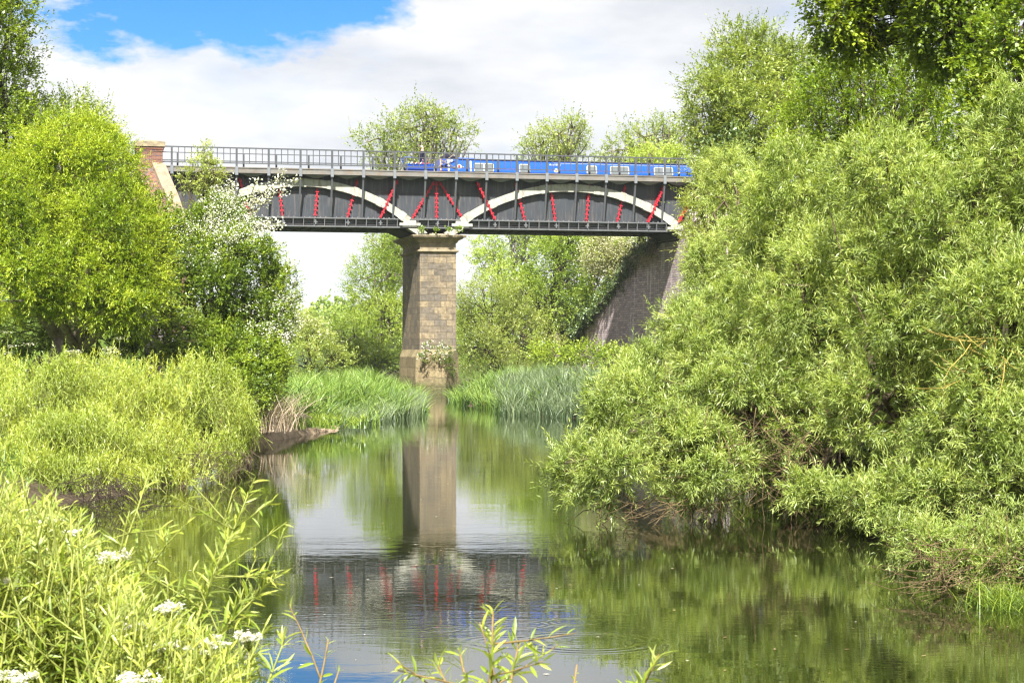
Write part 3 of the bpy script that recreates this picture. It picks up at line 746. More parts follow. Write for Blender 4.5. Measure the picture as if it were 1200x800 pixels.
def embankment(s0, s1, label):
    V = []; Fc = []; n = 24; prof2 = [(-26, -1), (-14, 5.0), (-2.5, 12.2), (-1.2, 12.55), (0.0, 12.3), (4.4, 12.3), (6.5, 12.6), (9, 12.2), (24, 4), (34, -1)]
    for i in range(n+1):
        s_ = s0+(s1-s0)*i/n
        for (y, z) in prof2:
            w = BW(s_, y, z); V.append((w[0], w[1], w[2]+(0.25*math.sin(i*1.7+y) if abs(y-2) > 5 else 0)))
    m = len(prof2)
    for i in range(n):
        for j in range(m-1): a = i*m+j; Fc.append((a, a+m, a+m+1, a+1) if s1 > s0 else (a, a+1, a+m+1, a+m))
    me = bpy.data.meshes.new('embankment'); me.from_pydata(V, [], Fc); me.update(); me.materials.append(bpy.data.materials['ground_earth_and_grass'])
    tag(link_mesh('embankment', me, []), kind='structure', label=label)
embankment(-17.6, -90, 'grassy canal embankment running away left of the aqueduct')
embankment(17.6, 90, 'grassy canal embankment running away right of the aqueduct')
# canal water in the trough
mb = MB(); mb.box(-40, 45, 0.10, TW-.06, 12.0, 12.55)
cw = mb.build('canal_water', M['water']); cw.location = (BX, BY, 0); cw.rotation_euler = (0, 0, TA); tag(cw, 'dark canal water carried inside the iron trough', kind='structure')

# ------------------------------------------------------------------ narrowboat
nb = empty('narrowboat', (BX, BY, 12.6), TA)
tag(nb, 'long blue narrowboat with cream framed windows crossing the aqueduct', 'narrowboat')
def b_s(px): return BL(px, 190, -0.45)[0]
ny0, ny1 = 0.45, 2.45
mb = MB()
sA, sB = b_s(477), b_s(812)+2.6
mb.loft([[(sA+.35, ny0+.55, z0), (sA+.9, ny0+.05, z0), (sB-1.5, ny0+.05, z0), (sB+.3, (ny0+ny1)/2, z0), (sB-1.5, ny1-.05, z0), (sA+.9, ny1-.05, z0), (sA+.35, ny1-.55, z0)] if z0 < 0 else
         [(sA, ny0+.55, z0), (sA+.5, ny0, z0), (sB-1.5, ny0, z0), (sB+.5, (ny0+ny1)/2, z0+.15), (sB-1.5, ny1, z0), (sA+.5, ny1, z0), (sA, ny1-.55, z0)] for z0 in (-0.3, 0.25, 0.45)])
mb.build('hull', M['darkblue'], nb)
# stern well: blue boxed seats with striped top line
a, b = b_s(478), b_s(508.5)
mb = MB(); mb.box(a, b, ny0+.06, ny0+.5, .452, .92); st = mb.build('stern_seat', M['darkblue'], nb)
mb = MB(); mb.box(a-.02, b+.02, ny0+.03, ny0+.55, .922, .97); mb.build('seat_top', M['blue'], st)
mb = MB()
for i in range(4): s = a+.15+i*.28; mb.beam((s, ny0+.02, .965), (s+.12, ny0+.02, 1.05), .05, .05)
mb.build('striped_bolster', M['white'], st)
mb = MB()
for i in range(4): s = a+.30+i*.28; mb.beam((s, ny0+.025, .975), (s+.10, ny0+.025, 1.03), .05, .04)
mb.build('striped_bolster', M['red'], st)
mb = MB(); mb.tube([(a+.1, ny0+.9, .5), (a-.2, ny0+.9, 1.3), (a+.0, ny0+.9, 1.42), (a+.9, ny0+.95, 1.38)], .035, 6); mb.build('tiller', M['blue'], nb)
# cabin
a, b = b_s(517), b_s(817); CZ0, CZ1 = .452, 1.30
mb = MB(); mb.loft([[(s, ny0+.10, CZ0), (s, ny0+.22, CZ1), (s, ny1-.22, CZ1), (s, ny1-.10, CZ0)] for s in (a, b)]); cab = mb.build('cabin', M['blue'], nb)
sj = b_s(558)
mb = MB(); mb.loft([[(s, ny0+.16, z0), (s, ny0+.18, z0+.045), (s, ny1-.18, z0+.045), (s, ny1-.16, z0)] for s, z0 in ((sj, CZ1+.003), (b+.05, CZ1+.003))]); mb.build('roof', M['roofpaint'], cab)
mb = MB(); mb.loft([[(s, ny0+.16, CZ1+.003), (s, ny0+.20, CZ1+.10), (s, ny1-.20, CZ1+.10), (s, ny1-.16, CZ1+.003)] for s in (b_s(538), sj-.01)]); mb.build('roof_hatch', M['blue'], cab)
def face(px, z):    # point on the leaning cabin side
    s = b_s(px); t = (z-CZ0)/(CZ1-CZ0); return s, ny0+.10+.12*t
def cab_strip(pxa, pxb, z0, z1, mat, name, proud=.012):
    (sa, ya), (sb, yb) = face(pxa, z0), face(pxb, z1); mb = MB()
    y0_, y1_ = face(pxa, z0)[1], face(pxa, z1)[1]
    mb.loft([[(s, y0_-proud, z0), (s, y1_-proud, z1), (s, y1_+.01, z1), (s, y0_+.01, z0)] for s in (sa, sb)]); return mb.build(name, mat, cab)
cab_strip(516.3, 517.6, CZ0, CZ1, M['orange'], 'cabin_end_trim', .02)
cab_strip(525.3, 527.3, CZ0, CZ1-.02, M['white'], 'painted_band'); cab_strip(527.4, 531.5, 1.15, 1.27, M['white'], 'painted_band')
cab_strip(551.3, 553.2, CZ0, 1.22, M['white'], 'painted_band')
cab_strip(650, 816, 1.19, 1.205, M['white'], 'coach_line'); cab_strip(558, 816, .50, .515, M['white'], 'coach_line')
cab_strip(517.8, 525, CZ0+.01, CZ1-.01, M['darkblue'], 'cabin_panel', .006)
for pa_, pb2 in ((556, 579.3), (609, 621.7), (688.2, 700.2), (715.8, 738), (767.2, 789.5)):
    z0, z1 = .56, 1.10
    (sa, y0_), (sb, _) = face(pa_, z0), face(pb2, z0); y1_ = face(pa_, z1)[1]
    mb = MB(); r = .09
    def ringpts(ins, yo):
        P = []
        for cx, cz, a0 in ((sa+r, z0+r, 180), (sb-r, z0+r, 270), (sb-r, z1-r, 0), (sa+r, z1-r, 90)):
            for q in range(4):
                an = R(a0+q*30); rr = r-ins*.5; x = cx+math.cos(an)*(r-ins); z = cz+math.sin(an)*(r-ins)
                t = (z-z0)/(z1-z0); P.append((x, y0_+(y1_-y0_)*t+yo, z))
        return P
    mb.loft([ringpts(0, .01), ringpts(0, -.035), ringpts(.055, -.035), ringpts(.055, .01)], cap=False)
    w = mb.build('window', M['cream'], cab)
    mb = MB(); P = ringpts(.05, -.014); mb.poly(P, [tuple(range(len(P)))]); mb.build('pane', M['glass'], w)
    if pb2-pa_ > 15:
        mb = MB(); sm_ = (sa+sb)/2; mb.beam((sm_, y0_-.02, z0+.04), (sm_, y1_-.02, z1-.04), .045, .03, (0, 1, 0)); mb.build('mullion', M['white'], w)
# painted diamond emblem and small white scroll
s, y = face(538.7, .85); y -= .016
mb = MB(); mb.poly([(s-.28, y, .85), (s, y, .70), (s+.28, y, .85), (s, y, 1.02)], [(0,1,2,3)]); mb.build('diamond_emblem', M['white'], cab)
mb = MB(); mb.poly([(s-.10, y-.006, .88), (s, y-.006, .80), (s+.10, y-.006, .88), (s, y-.006, .97)], [(0,1,2,3)]); mb.build('emblem_flower', M['red'], cab)
s, y = face(652.5, .8); y -= .016
mb = MB(); mb.poly([(s-.13, y, .56), (s+.13, y, .56), (s+.15, y, .78), (s, y, .90), (s-.15, y, .78)], [(0,1,2,3,4)]); mb.build('painted_rose_shield', M['white'], cab)
mb = MB(); mb.poly([(s-.07, y-.006, .62), (s+.07, y-.006, .62), (s+.05, y-.006, .75), (s-.05, y-.006, .75)], [(0,1,2,3)]); mb.build('rose', M['orange'], cab)
mb = MB(); k = s-.42
for i, (w_, h_) in enumerate(((.09, .10), (.05, .06), (.06, .06), (.05, .08), (.09, .09), (.05, .06), (.07, .06))):
    mb.poly([(k, y-.008, 1.05), (k+w_, y-.008, 1.05), (k+w_*.8, y-.008, 1.05+h_), (k+w_*.2, y-.008, 1.05+h_)], [(0,1,2,3)]); k += w_+.04
mb.build('white_scroll', M['white'], cab)
for (p, q) in (((513.6, 186.0), (533, 196.5)), ((532, 180.5), (510, 198.5))):
    A, B = BL(*p, -.30), BL(*q, -.55); mb = MB(); mb.beam((A[0], A[1], A[2]-12.6), (B[0], B[1], B[2]-12.6), .05, .05)
    o = mb.build('boat_pole', M['capstone']); o.location = (BX, BY, 12.6); o.rotation_euler = (0, 0, TA)
    tag(o, 'thin wooden pole leaning over the stern with its upper end to the %s' % ('left' if p[0] < 520 else 'right'), 'pole', 'boat poles crossed over the stern')
# dark canvas bundle on the cabin's end
A = BL(525.5, 184.5, -1.2)
mb = MB(); secs = []
for i in range(9):
    t = i/8; r_ = .16*math.sin(math.pi*(0.08+.84*t))+.02+.05*(i == 3); secs.append([(A[0]-.55+1.1*t, A[1]+math.cos(q*math.pi/4)*r_*1.5, 13.905+r_*.9+math.sin(q*math.pi/4)*r_) for q in range(8)])
mb.loft(secs, True); o = mb.build('canvas_bundle', M['cloth']); o.location = (BX, BY, 0); o.rotation_euler = (0, 0, TA); tag(o, 'dark folded canvas bundle on the rear end of the blue cabin roof', 'canvas')

# ------------------------------------------------------------------ steerer
def skin_obj(name, verts, edges, radii, mat, parent=None, levels=2):
    me = bpy.data.meshes.new(name); me.from_pydata(verts, edges, []); me.update()
    o = link_mesh(name, me, mat, parent)
    sk = o.modifiers.new('skin', 'SKIN'); sk.use_smooth_shade = True
    for i, r_ in enumerate(radii):
        v = me.skin_vertices[0].data[i]; v.radius = r_ if hasattr(r_, '__len__') else (r_, r_); v.use_root = (i == 0)
    sb = o.modifiers.new('sub', 'SUBSURF'); sb.levels = levels; sb.render_levels = levels
    return o
pv = [(0,0,.92),(0,0,1.10),(0,.01,1.30),(0,0,1.44),(.02,0,1.52),(.04,-.0,1.60),(.05,0,1.70),
      (0,.10,.86),(.02,.11,.48),(-.02,.11,.08),(.12,.12,.04),(0,-.10,.86),(.05,-.11,.48),(.03,-.11,.08),(.17,-.12,.04),
      (0,.19,1.40),(-.05,.25,1.14),(.12,.20,.98),(.20,.17,.97),(0,-.19,1.40),(-.12,-.23,1.14),(-.02,-.24,.92),(.02,-.23,.84)]
pe = [(0,1),(1,2),(2,3),(3,4),(4,5),(5,6),(0,7),(7,8),(8,9),(9,10),(0,11),(11,12),(12,13),(13,14),(3,15),(15,16),(16,17),(17,18),(3,19),(19,20),(20,21),(21,22)]
prr = [.15,.14,.155,.10,.055,.085,.075,.09,.065,.045,.035,.09,.065,.045,.035,.06,.045,.035,.028,.06,.045,.035,.028]
P0 = BL(494.5, 190, -1.2)
pz = 13.12-.17
per = skin_obj('person', pv, pe, prr, M['skin']); per.location = tuple(BW(P0[0], -P0[1], pz)); per.location = tuple(BW(P0[0], 1.2, pz)); per.rotation_euler = (0, 0, TA)
tag(per, 'white haired person in dark jacket standing at the stern of the blue boat', 'person')
skin_obj('jacket', [pv[i] for i in (0,1,2,3,15,16,17,19,20,21)], [(0,1),(1,2),(2,3),(3,4),(4,5),(5,6),(3,7),(7,8),(8,9)], [.21,.21,.225,.15,.10,.08,.065,.10,.08,.065], M['cloth'], per)
skin_obj('trousers', [pv[i] for i in (0,7,8,9,11,12,13)], [(0,1),(1,2),(2,3),(0,4),(4,5),(5,6)], [.165,.105,.085,.07,.105,.085,.07], M['trousers'], per)
skin_obj('hair', [(.0,0,1.66),(-.01,0,1.72),(.045,0,1.76)], [(0,1),(1,2)], [.088,.095,.075], M['hair'], per)

# ------------------------------------------------------------------ trees and bushes
def base_at(px, D, dz=0.0):
    x = (px-600)/F*D; return (x, D, ground_z(x, D)+dz)

WL = dict(leaf='willow', shoots=7, k=12, shoot_len=0.25, leafL=0.12, leafW=0.0175, clump_r=0.11, up=0.55, spread=0.62, tip=0.62, flat=0.4, ang=0.85, tint=(0.24, 0.42), twigm='twig', sublobes=5, shell=(0.5, 1.04))  # tip and tint: younger tips, plus highlight and shadow contrast painted into leaf colour
# right bank willows
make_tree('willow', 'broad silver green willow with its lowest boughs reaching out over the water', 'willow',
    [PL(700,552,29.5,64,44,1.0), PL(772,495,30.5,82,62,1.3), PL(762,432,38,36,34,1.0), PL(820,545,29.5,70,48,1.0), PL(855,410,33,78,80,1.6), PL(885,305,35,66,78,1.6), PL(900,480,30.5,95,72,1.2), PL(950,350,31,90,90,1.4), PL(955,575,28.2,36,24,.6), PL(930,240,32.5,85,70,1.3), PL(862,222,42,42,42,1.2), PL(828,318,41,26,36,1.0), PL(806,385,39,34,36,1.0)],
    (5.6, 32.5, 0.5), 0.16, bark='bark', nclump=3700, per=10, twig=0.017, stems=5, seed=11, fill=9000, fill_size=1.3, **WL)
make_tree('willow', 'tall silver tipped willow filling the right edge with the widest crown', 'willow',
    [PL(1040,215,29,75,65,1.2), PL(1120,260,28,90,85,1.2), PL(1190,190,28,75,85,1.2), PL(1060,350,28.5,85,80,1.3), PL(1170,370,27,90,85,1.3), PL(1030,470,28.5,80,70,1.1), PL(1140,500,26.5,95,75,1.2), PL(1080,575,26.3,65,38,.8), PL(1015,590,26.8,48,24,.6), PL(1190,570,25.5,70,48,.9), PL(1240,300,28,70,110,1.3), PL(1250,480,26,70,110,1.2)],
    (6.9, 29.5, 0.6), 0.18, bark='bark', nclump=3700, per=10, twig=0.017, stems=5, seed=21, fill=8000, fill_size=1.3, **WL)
WS = dict(WL); WS.update(leaf='willow', tint=(0.28, 0.3), shoots=6, leafL=0.085, leafW=0.013, shoot_len=0.2, clump_r=0.1, sublobes=3)
make_tree('willow_scrub', 'low straggly willow scrub with bare twigs at the water edge in the lower right corner', 'shrub',
    [PL(1150,650,21,60,36,.6), PL(1200,640,21,50,45,.6), PL(1090,640,21,40,24,.4), PL(1060,625,22,30,16,.3)], (5.4, 21.6, 0.1), 0.05, bark='twig', nclump=420, per=26, twig=0.008, stems=6, seed=31, **WS)

# dead hanging twigs under the willows
def twig_tangle(name, label, cat, base, box, n, w, length, mat, down=0.7, group=None):
    root = empty(name, base); tag(root, label, cat, group)
    lo, hi = np.array(box[0]), np.array(box[1]); mb = MB()
    for i in range(n):
        a = lo + (hi-lo)*rng.random(3)
        d = nrm(rng.normal(0, 1, 3)*np.array([1, .7, .6]) + np.array([0, 0, -down]))
        L = length*(0.5+rng.random()); b = a + d*L
        if b[2] < -0.05: b[2] = -0.05
        mb.tube([p-np.array(base) for p in wander(a, b, 4, 0.16)], np.linspace(w, w*0.35, 5), 4)
    mb.build('twigs', mat, root)
def pbox(x0, x1, y0, y1, D0, D1):
    a = W(x0, y1, D0); b = W(x1, y0, D0); return (a[0], D0, max(0.03, a[2])), (b[0], D1, b[2])
twig_tangle('dead_branches', 'tangle of bare brown twigs hanging under the broad willow above the water', 'dead branches', (3.5, 30.3, 0), pbox(830, 985, 475, 600, 28.9, 31.0), 300, 0.007, 0.8, M['twig'])
twig_tangle('dead_branches', 'pale bare twigs poking from the lower left foot of the broad willow', 'dead branches', (1.6, 29.6, 0), pbox(690, 850, 585, 608, 28.6, 29.8), 120, 0.008, 0.45, M['twig'], 0.2)
twig_tangle('dead_branches', 'bare ochre branches showing through leaves near the upper right edge', 'dead branches', (7.0, 26.6, 0), pbox(1120, 1200, 390, 460, 25.8, 26.3), 40, 0.009, 0.7, M['yellowtwig'], 0.1)
twig_tangle('dead_branches', 'knotted dry twigs at the waterline in the lower right corner', 'dead branches', (5.0, 20.4, 0), pbox(1085, 1215, 640, 702, 19.8, 20.6), 110, 0.006, 0.5, M['twig'], 0.1)

# taller trees behind the right willows
make_tree('tree', 'tall loose crowned tree rising beyond the broad willow right of the bridge', 'tree',
    [PL(870,78,62,52,48,2.5), PL(838,125,60,42,42,2.5), PL(835,172,60,32,26,2), PL(895,150,60,70,60,2.5), PL(930,95,63,45,45,2.5), PL(900,225,60,60,60,2.5)],
    base_at(890, 62), 0.30, leaf='pale', nclump=1500, shoots=6, k=9, shoot_len=0.45, leafL=0.14, leafW=0.055, clump_r=0.3, per=20, twig=0.02, stems=2, seed=41, tint=(0.32, 0.32), shell=(0.4, 1.05), sublobes=3)
make_tree('tree', 'yellowish green tree with thin upright twigs between the willow tops', 'tree',
    [PL(990,125,45,60,52,1.8), PL(1060,115,44,60,50,1.8), PL(1110,150,43,55,55,1.8), PL(960,160,46,50,60,1.8), PL(1010,95,45.5,45,36,1.6), PL(1080,85,44.5,45,40,1.6), PL(1140,190,43,45,50,1.6), PL(1020,190,44,70,40,1.8), PL(1090,215,43,60,40,1.8)],
    base_at(1030, 45), 0.2, leaf='yellowwillow', nclump=1500, shoots=6, k=9, shoot_len=0.42, leafL=0.10, leafW=0.042, clump_r=0.32, per=22, twig=0.014, stems=3, seed=43, tint=(0.25, 0.25), shell=(0.3, 1.05), up=0.9)
make_tree('sycamore', 'dark green broadleaf tree with drooping boughs hanging into the top right corner', 'tree',
    [PL(985,20,36,38,30,1.2), PL(1040,5,36,50,40,1.5), PL(1100,30,35,50,45,1.5), PL(1150,0,35,50,60,1.5), PL(1000,55,36.5,25,20,.8), PL(1090,-50,35,80,45,1.6), PL(1010,-45,36,60,35,1.6)],
    base_at(1168, 35), 0.26, fork=tuple(W(1160,20,35)), leaf='sycamore', bark='darkbark', nclump=1300, shoots=6, k=8, shoot_len=0.30, leafL=0.095, leafW=0.075, clump_r=0.2, per=14, twig=0.012, seed=47, tint=(0.32, 0.36), sublobes=3, ff=0.8, flat=0.7, up=0.0, droop=0.3)
make_tree('shrub', 'dark shaded shrubs filling the bank behind the two willows', 'shrub', [PL(880,420,38,90,60,1.5), PL(1000,400,37,90,60,1.5), PL(1120,420,36,90,60,1.5), PL(1210,380,36,60,80,1.5), PL(980,300,39,70,50,1.5), PL(1090,310,37,80,50,1.5), PL(900,510,36,70,40,1.2), PL(1010,505,34.5,70,40,1.2), PL(950,560,33.8,70,36,1.0), PL(1040,560,33,60,36,1.0), PL(830,470,37,50,45,1.3)], base_at(1010, 37.5), .07, leaf='green', nclump=1300, shoots=6, k=8, shoot_len=.3, leafL=.12, leafW=.07, clump_r=.2, seed=64, tint=(.2, .3), stems=5)
make_tree('shrub', 'rounded green shrubs on the bank hidden behind the lowest willow boughs', 'shrub', [PL(850,445,55,66,78,2), PL(935,440,51,60,90,2), PL(800,470,62,36,40,1.6)], base_at(890, 54), .07, leaf='green', nclump=800, shoots=6, k=7, shoot_len=.4, leafL=.13, leafW=.09, clump_r=.3, seed=66, tint=(.35, .3), stems=4)
make_tree('ivy_clad_tree', 'bright leaved tree with dark ivy on its trunk at the upper right edge', 'tree',
    [PL(1175,80,33,32,60,.7), PL(1148,60,33.5,18,50,.5), PL(1150,150,33,22,60,.6), PL(1195,120,32,28,70,.8), PL(1205,30,32,45,50,1)],
    base_at(1160, 33), 0.30, leaf='hawthorn', bark='darkbark', nclump=420, shoots=6, k=8, shoot_len=0.22, leafL=0.08, leafW=0.07, clump_r=0.2, per=16, twig=0.012, seed=53, tint=(0.45, 0.35))
make_tree('ivy_mass', 'dark ivy clump at the right end of the iron railing', 'ivy', [PL(852,178,56,24,18,.9), PL(846,196,56,16,22,.8), PL(836,215,57,12,26,.7)], base_at(845, 57), .1, leaf='ivy', nclump=160, shoots=6, k=8, shoot_len=0.3, leafL=0.1, leafW=0.09, clump_r=0.3, seed=57, tint=(0.5, 0.4), per=8)
make_tree('young_tree', 'pale narrow leaved sapling overlapping the right end of the iron girder', 'sapling',
    [PL(818,240,50,12,34,.6), PL(812,285,49.5,10,18,.5), PL(826,250,50,18,36,.8), PL(834,205,50,16,24,.7), PL(822,300,49,14,20,.6)], base_at(830, 50), .07, leaf='pale', nclump=300, shoots=5, k=8, shoot_len=0.36, leafL=0.11, leafW=0.03, clump_r=0.2, seed=59, tint=(0.5, 0.3), per=20, shell=(0.3, 1.1))

# left bank
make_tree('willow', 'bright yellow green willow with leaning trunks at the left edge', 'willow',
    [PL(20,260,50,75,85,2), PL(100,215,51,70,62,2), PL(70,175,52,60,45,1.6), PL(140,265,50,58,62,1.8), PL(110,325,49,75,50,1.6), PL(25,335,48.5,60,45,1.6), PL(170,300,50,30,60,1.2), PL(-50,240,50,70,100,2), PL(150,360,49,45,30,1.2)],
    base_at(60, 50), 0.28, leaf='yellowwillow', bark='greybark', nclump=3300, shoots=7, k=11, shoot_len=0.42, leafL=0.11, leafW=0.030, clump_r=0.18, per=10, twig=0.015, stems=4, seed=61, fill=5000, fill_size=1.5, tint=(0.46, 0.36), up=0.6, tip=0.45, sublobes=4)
make_tree('tree', 'tall thin leaved tree cut by the left edge reaching the top of the view', 'tree',
    [PL(10,40,58,36,50,2), PL(0,100,58,38,40,2), PL(-40,60,58,60,90,2.5), PL(25,150,57,35,30,1.6), PL(5,-20,58,30,40,2)],
    base_at(-20, 58), 0.28, leaf='sycamore', bark='darkbark', nclump=750, shoots=6, k=8, shoot_len=0.40, leafL=0.11, leafW=0.07, clump_r=0.28, per=12, twig=0.010, seed=67, tint=(0.35, 0.3), shell=(0.2, 1.1))
make_tree('hawthorn', 'green hawthorn sprinkled with white blossom behind the left willow', 'hawthorn',
    [PL(60,150,60,48,36,1.8), PL(100,170,60,38,46,1.6), PL(125,190,59,22,38,1.2), PL(88,130,61,20,24,1), PL(30,170,60,35,40,1.6)],
    base_at(90, 60), 0.2, leaf='green', nclump=640, shoots=6, k=8, shoot_len=0.34, leafL=0.09, leafW=0.06, clump_r=0.3, per=12, seed=71, tint=(0.45, 0.3),
    blossom=(lambda c: np.clip(0.25+0.6*lump(c, 0.8, 5), 0, 1)*0.5, 22, 0.05, 'blossom'))
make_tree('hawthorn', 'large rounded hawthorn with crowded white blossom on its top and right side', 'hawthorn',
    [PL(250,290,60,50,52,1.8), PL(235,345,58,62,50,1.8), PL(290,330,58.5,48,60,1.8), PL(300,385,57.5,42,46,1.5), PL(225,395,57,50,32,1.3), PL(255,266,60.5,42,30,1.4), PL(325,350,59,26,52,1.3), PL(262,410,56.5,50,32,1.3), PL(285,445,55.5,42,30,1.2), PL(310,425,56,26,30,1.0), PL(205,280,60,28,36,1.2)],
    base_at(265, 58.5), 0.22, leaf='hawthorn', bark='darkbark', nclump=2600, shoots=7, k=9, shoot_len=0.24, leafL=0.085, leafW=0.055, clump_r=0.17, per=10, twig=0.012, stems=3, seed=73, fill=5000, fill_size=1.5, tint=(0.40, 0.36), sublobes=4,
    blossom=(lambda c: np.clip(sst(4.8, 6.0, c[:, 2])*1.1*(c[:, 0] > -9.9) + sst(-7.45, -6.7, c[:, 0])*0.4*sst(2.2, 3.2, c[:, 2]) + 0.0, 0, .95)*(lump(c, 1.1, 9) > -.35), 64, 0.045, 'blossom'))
def blossom_spray():
    root = empty('hawthorn_bough', tuple(W(290, 250, 60))); tag(root, 'long arching hawthorn bough of white blossom in front of the left cream arch', 'hawthorn bough')
    o0 = W(290, 250, 60); mb = MB(); Q = []; T = []
    for tgt in ((332,203,10), (345,212,8), (318,222,9), (329,262,8), (322,268,6), (300,214,8), (270,212,7)):
        a = W(278, 262, 60); b = W(tgt[0], tgt[1], 59.6); pts = wander(a, b, 7, 0.05)
        mb.tube([p-o0 for p in pts], np.linspace(.02, .006, 8), 4)
        for j in range(2, 8):
            n = 26; p = pts[j] + rng.normal(0, 1, (n, 3))*0.085
            Q.append(leaf_quads(p, nrm(rng.normal(0, 1, (n, 3))+[0,0,.3]), .06+.03*rng.random(n), .055+.02*rng.random(n), .5)); T.append(rng.random(n))
    mb.build('stems', M['darkbark'], root); quads_mesh('blossom', np.concatenate(Q)-o0, np.concatenate(T), M['blossom'], root)
blossom_spray()
make_tree('sapling', 'slender pale leaved sapling standing in front of the left end of the railing', 'sapling',
    [PL(236,205,76,20,22,.6), PL(222,212,76,14,13,.5), PL(250,196,76,14,14,.5), PL(240,178,76,7,13,.3), PL(240,232,76,9,16,.3)], base_at(238, 76), .06, leaf='pale', nclump=170, shoots=5, k=8, shoot_len=0.30, leafL=0.09, leafW=0.05, clump_r=0.2, seed=77, tint=(0.6, 0.3), per=20, shell=(0.2, 1.15), twig=0.012)
make_tree('hawthorn', 'small cream flowered hawthorn leaning over the reeds beneath the left span', 'hawthorn',
    [PL(372,395,84,22,20,1.2), PL(392,420,84,24,15,1.2), PL(355,420,82,22,18,1.2), PL(358,388,84,16,18,1)], base_at(365, 85), 0.12, leaf='pale', bark='darkbark', nclump=260, shoots=6, k=7, shoot_len=0.35, leafL=0.09, leafW=0.06, clump_r=0.3, seed=79, tint=(0.55, 0.3), per=14,
    blossom=(lambda c: 0.8*sst(2.9, 3.4, c[:, 2]), 12, 0.08, 'creamblossom'))
make_tree('shrub', 'dark green undergrowth shrub between the leaning trunks of the left willow', 'shrub', [PL(20,385,54,60,30,1.6), PL(110,390,54,60,28,1.6), PL(180,385,55,45,36,1.6), PL(200,330,57,30,40,1.4), PL(190,270,62,20,40,1.4)], base_at(110, 54.5), .06, leaf='green', nclump=900, shoots=6, k=8, shoot_len=.3, leafL=.1, leafW=.06, clump_r=.2, seed=63, tint=(.3, .3), stems=4)
make_tree('shrub', 'small dark green bush between the big hawthorn and the dry grass', 'shrub', [PL(300,452,55,26,34,1.1), PL(320,432,56,18,26,1.0), PL(285,470,54,24,30,1.0)], base_at(296, 56), .04, leaf='hawthorn', nclump=330, shoots=6, k=8, shoot_len=.26, leafL=.08, leafW=.055, clump_r=.16, seed=65, tint=(.35, .3), stems=4, per=6, fill=1200)
# osier regrowth on the left bank in front
def upright_shrub(name, label, cat, lobes, base, leaf, nsh, shoot, k, lL, lW, seed, group=None, tint=(.5, .25), dry=0):
    """many long wands that stand up through lobes"""
    root = empty(name, base); tag(root, label, cat, group); off = np.array(base)
    lob = np.array(sub(lobes, 4, (.25, .45), seed)); area = lob[:, 3]*lob[:, 4]; idx = rng.choice(len(lob), nsh, p=area/area.sum())
    d = nrm(rng.normal(0, 1, (nsh, 3))); r = rng.random(nsh)**0.45
    c = lob[idx, :3] + d*lob[idx, 3:6]*r[:, None]; c = c[c[:, 2] > 0.15]; n = len(c); idx = idx[:n]
    D = nrm(np.array([0, 0, 1.0]) + rng.normal(0, .45, (n, 3)) + 0.35*np.sign(rng.normal(0, 1, (n, 1)))*np.array([1, 0, 0])*rng.random((n, 1)))
    ct = tint[0] + tint[1]*lump(c, 1.1, seed) + rng.normal(0, .10, n)
    SL = shoot*(.5+.8*rng.random(n))
    V, t = shoots_to_leaves(c-D*SL[:, None]*0.5, D, SL, k, lL, lW, 0.65, ct, .35, .5)
    S = ribbon(c-D*SL[:, None]*0.9, c+D*SL[:, None]*0.5, .010)
    quads_mesh('foliage', np.concatenate([V, S])-off, np.concatenate([t, np.full(n, .5)]), [M[leaf], M['greenstem']], root, np.concatenate([np.zeros(len(V), int), np.ones(n, int)]))
    mb = MB()
    for i in range(60):
        j = rng.integers(0, n); b = c[j]*np.array([.6,.6,0])+np.array([off[0], off[1], 0])*np.array([.4,.4,0]); b[2] = ground_z(b[0], b[1])-.1
        mb.tube([p-off for p in wander(b, c[j], 4, .08)], np.linspace(.022, .006, 5), 4)
    mb.build('stems', M['twig'], root)
upright_shrub('osier_bush', 'wide bright yellow green osier bush covering the left bank beside the water', 'shrub',
    [PL(40,470,39,80,58,2.2), PL(120,460,40,80,58,2.2), PL(190,465,40.5,70,55,2), PL(250,480,41,50,62,1.6), PL(80,520,36.5,90,42,1.6), PL(170,520,37.5,80,40,1.4), PL(245,530,39,44,30,1.0), PL(110,552,35.5,70,24,.8), PL(200,556,36.8,66,20,.7), PL(-40,470,39,70,60,2.2), PL(20,550,34.5,80,34,1.2), PL(85,568,34,55,22,.6), PL(150,566,35.2,50,18,.6), PL(60,520,36,80,44,1.4), PL(265,545,39.5,26,22,.8)],
    (-9.6, 40, 0.8), 'osier', 7600, 0.45, 15, .10, .019, 83, tint=(.46, .34))
upright_shrub('osier_bush', 'small rounded green bush beside the dry grass and earth bank', 'shrub',
    [PL(283,505,43.5,22,42,1.0), PL(272,460,44,22,30,.9)], (-6.3, 43.8, 0.6), 'hawthorn', 700, 0.45, 14, .07, .024, 87, tint=(.5, .25))
twig_tangle('dead_branches', 'brown roots and dead twigs under the left bush at the waterline', 'dead branches', (-7.4, 37.0, 0), pbox(110, 295, 528, 560, 37.0, 38.4), 240, 0.006, 0.6, M['bark'], 0.7)
twig_tangle('dead_branches', 'dark bare twigs above the water behind the foreground stems', 'dead branches', (-7.4, 32.0, 0), pbox(60, 150, 560, 600, 31, 33), 160, 0.006, 0.6, M['darkbark'], 0.5)
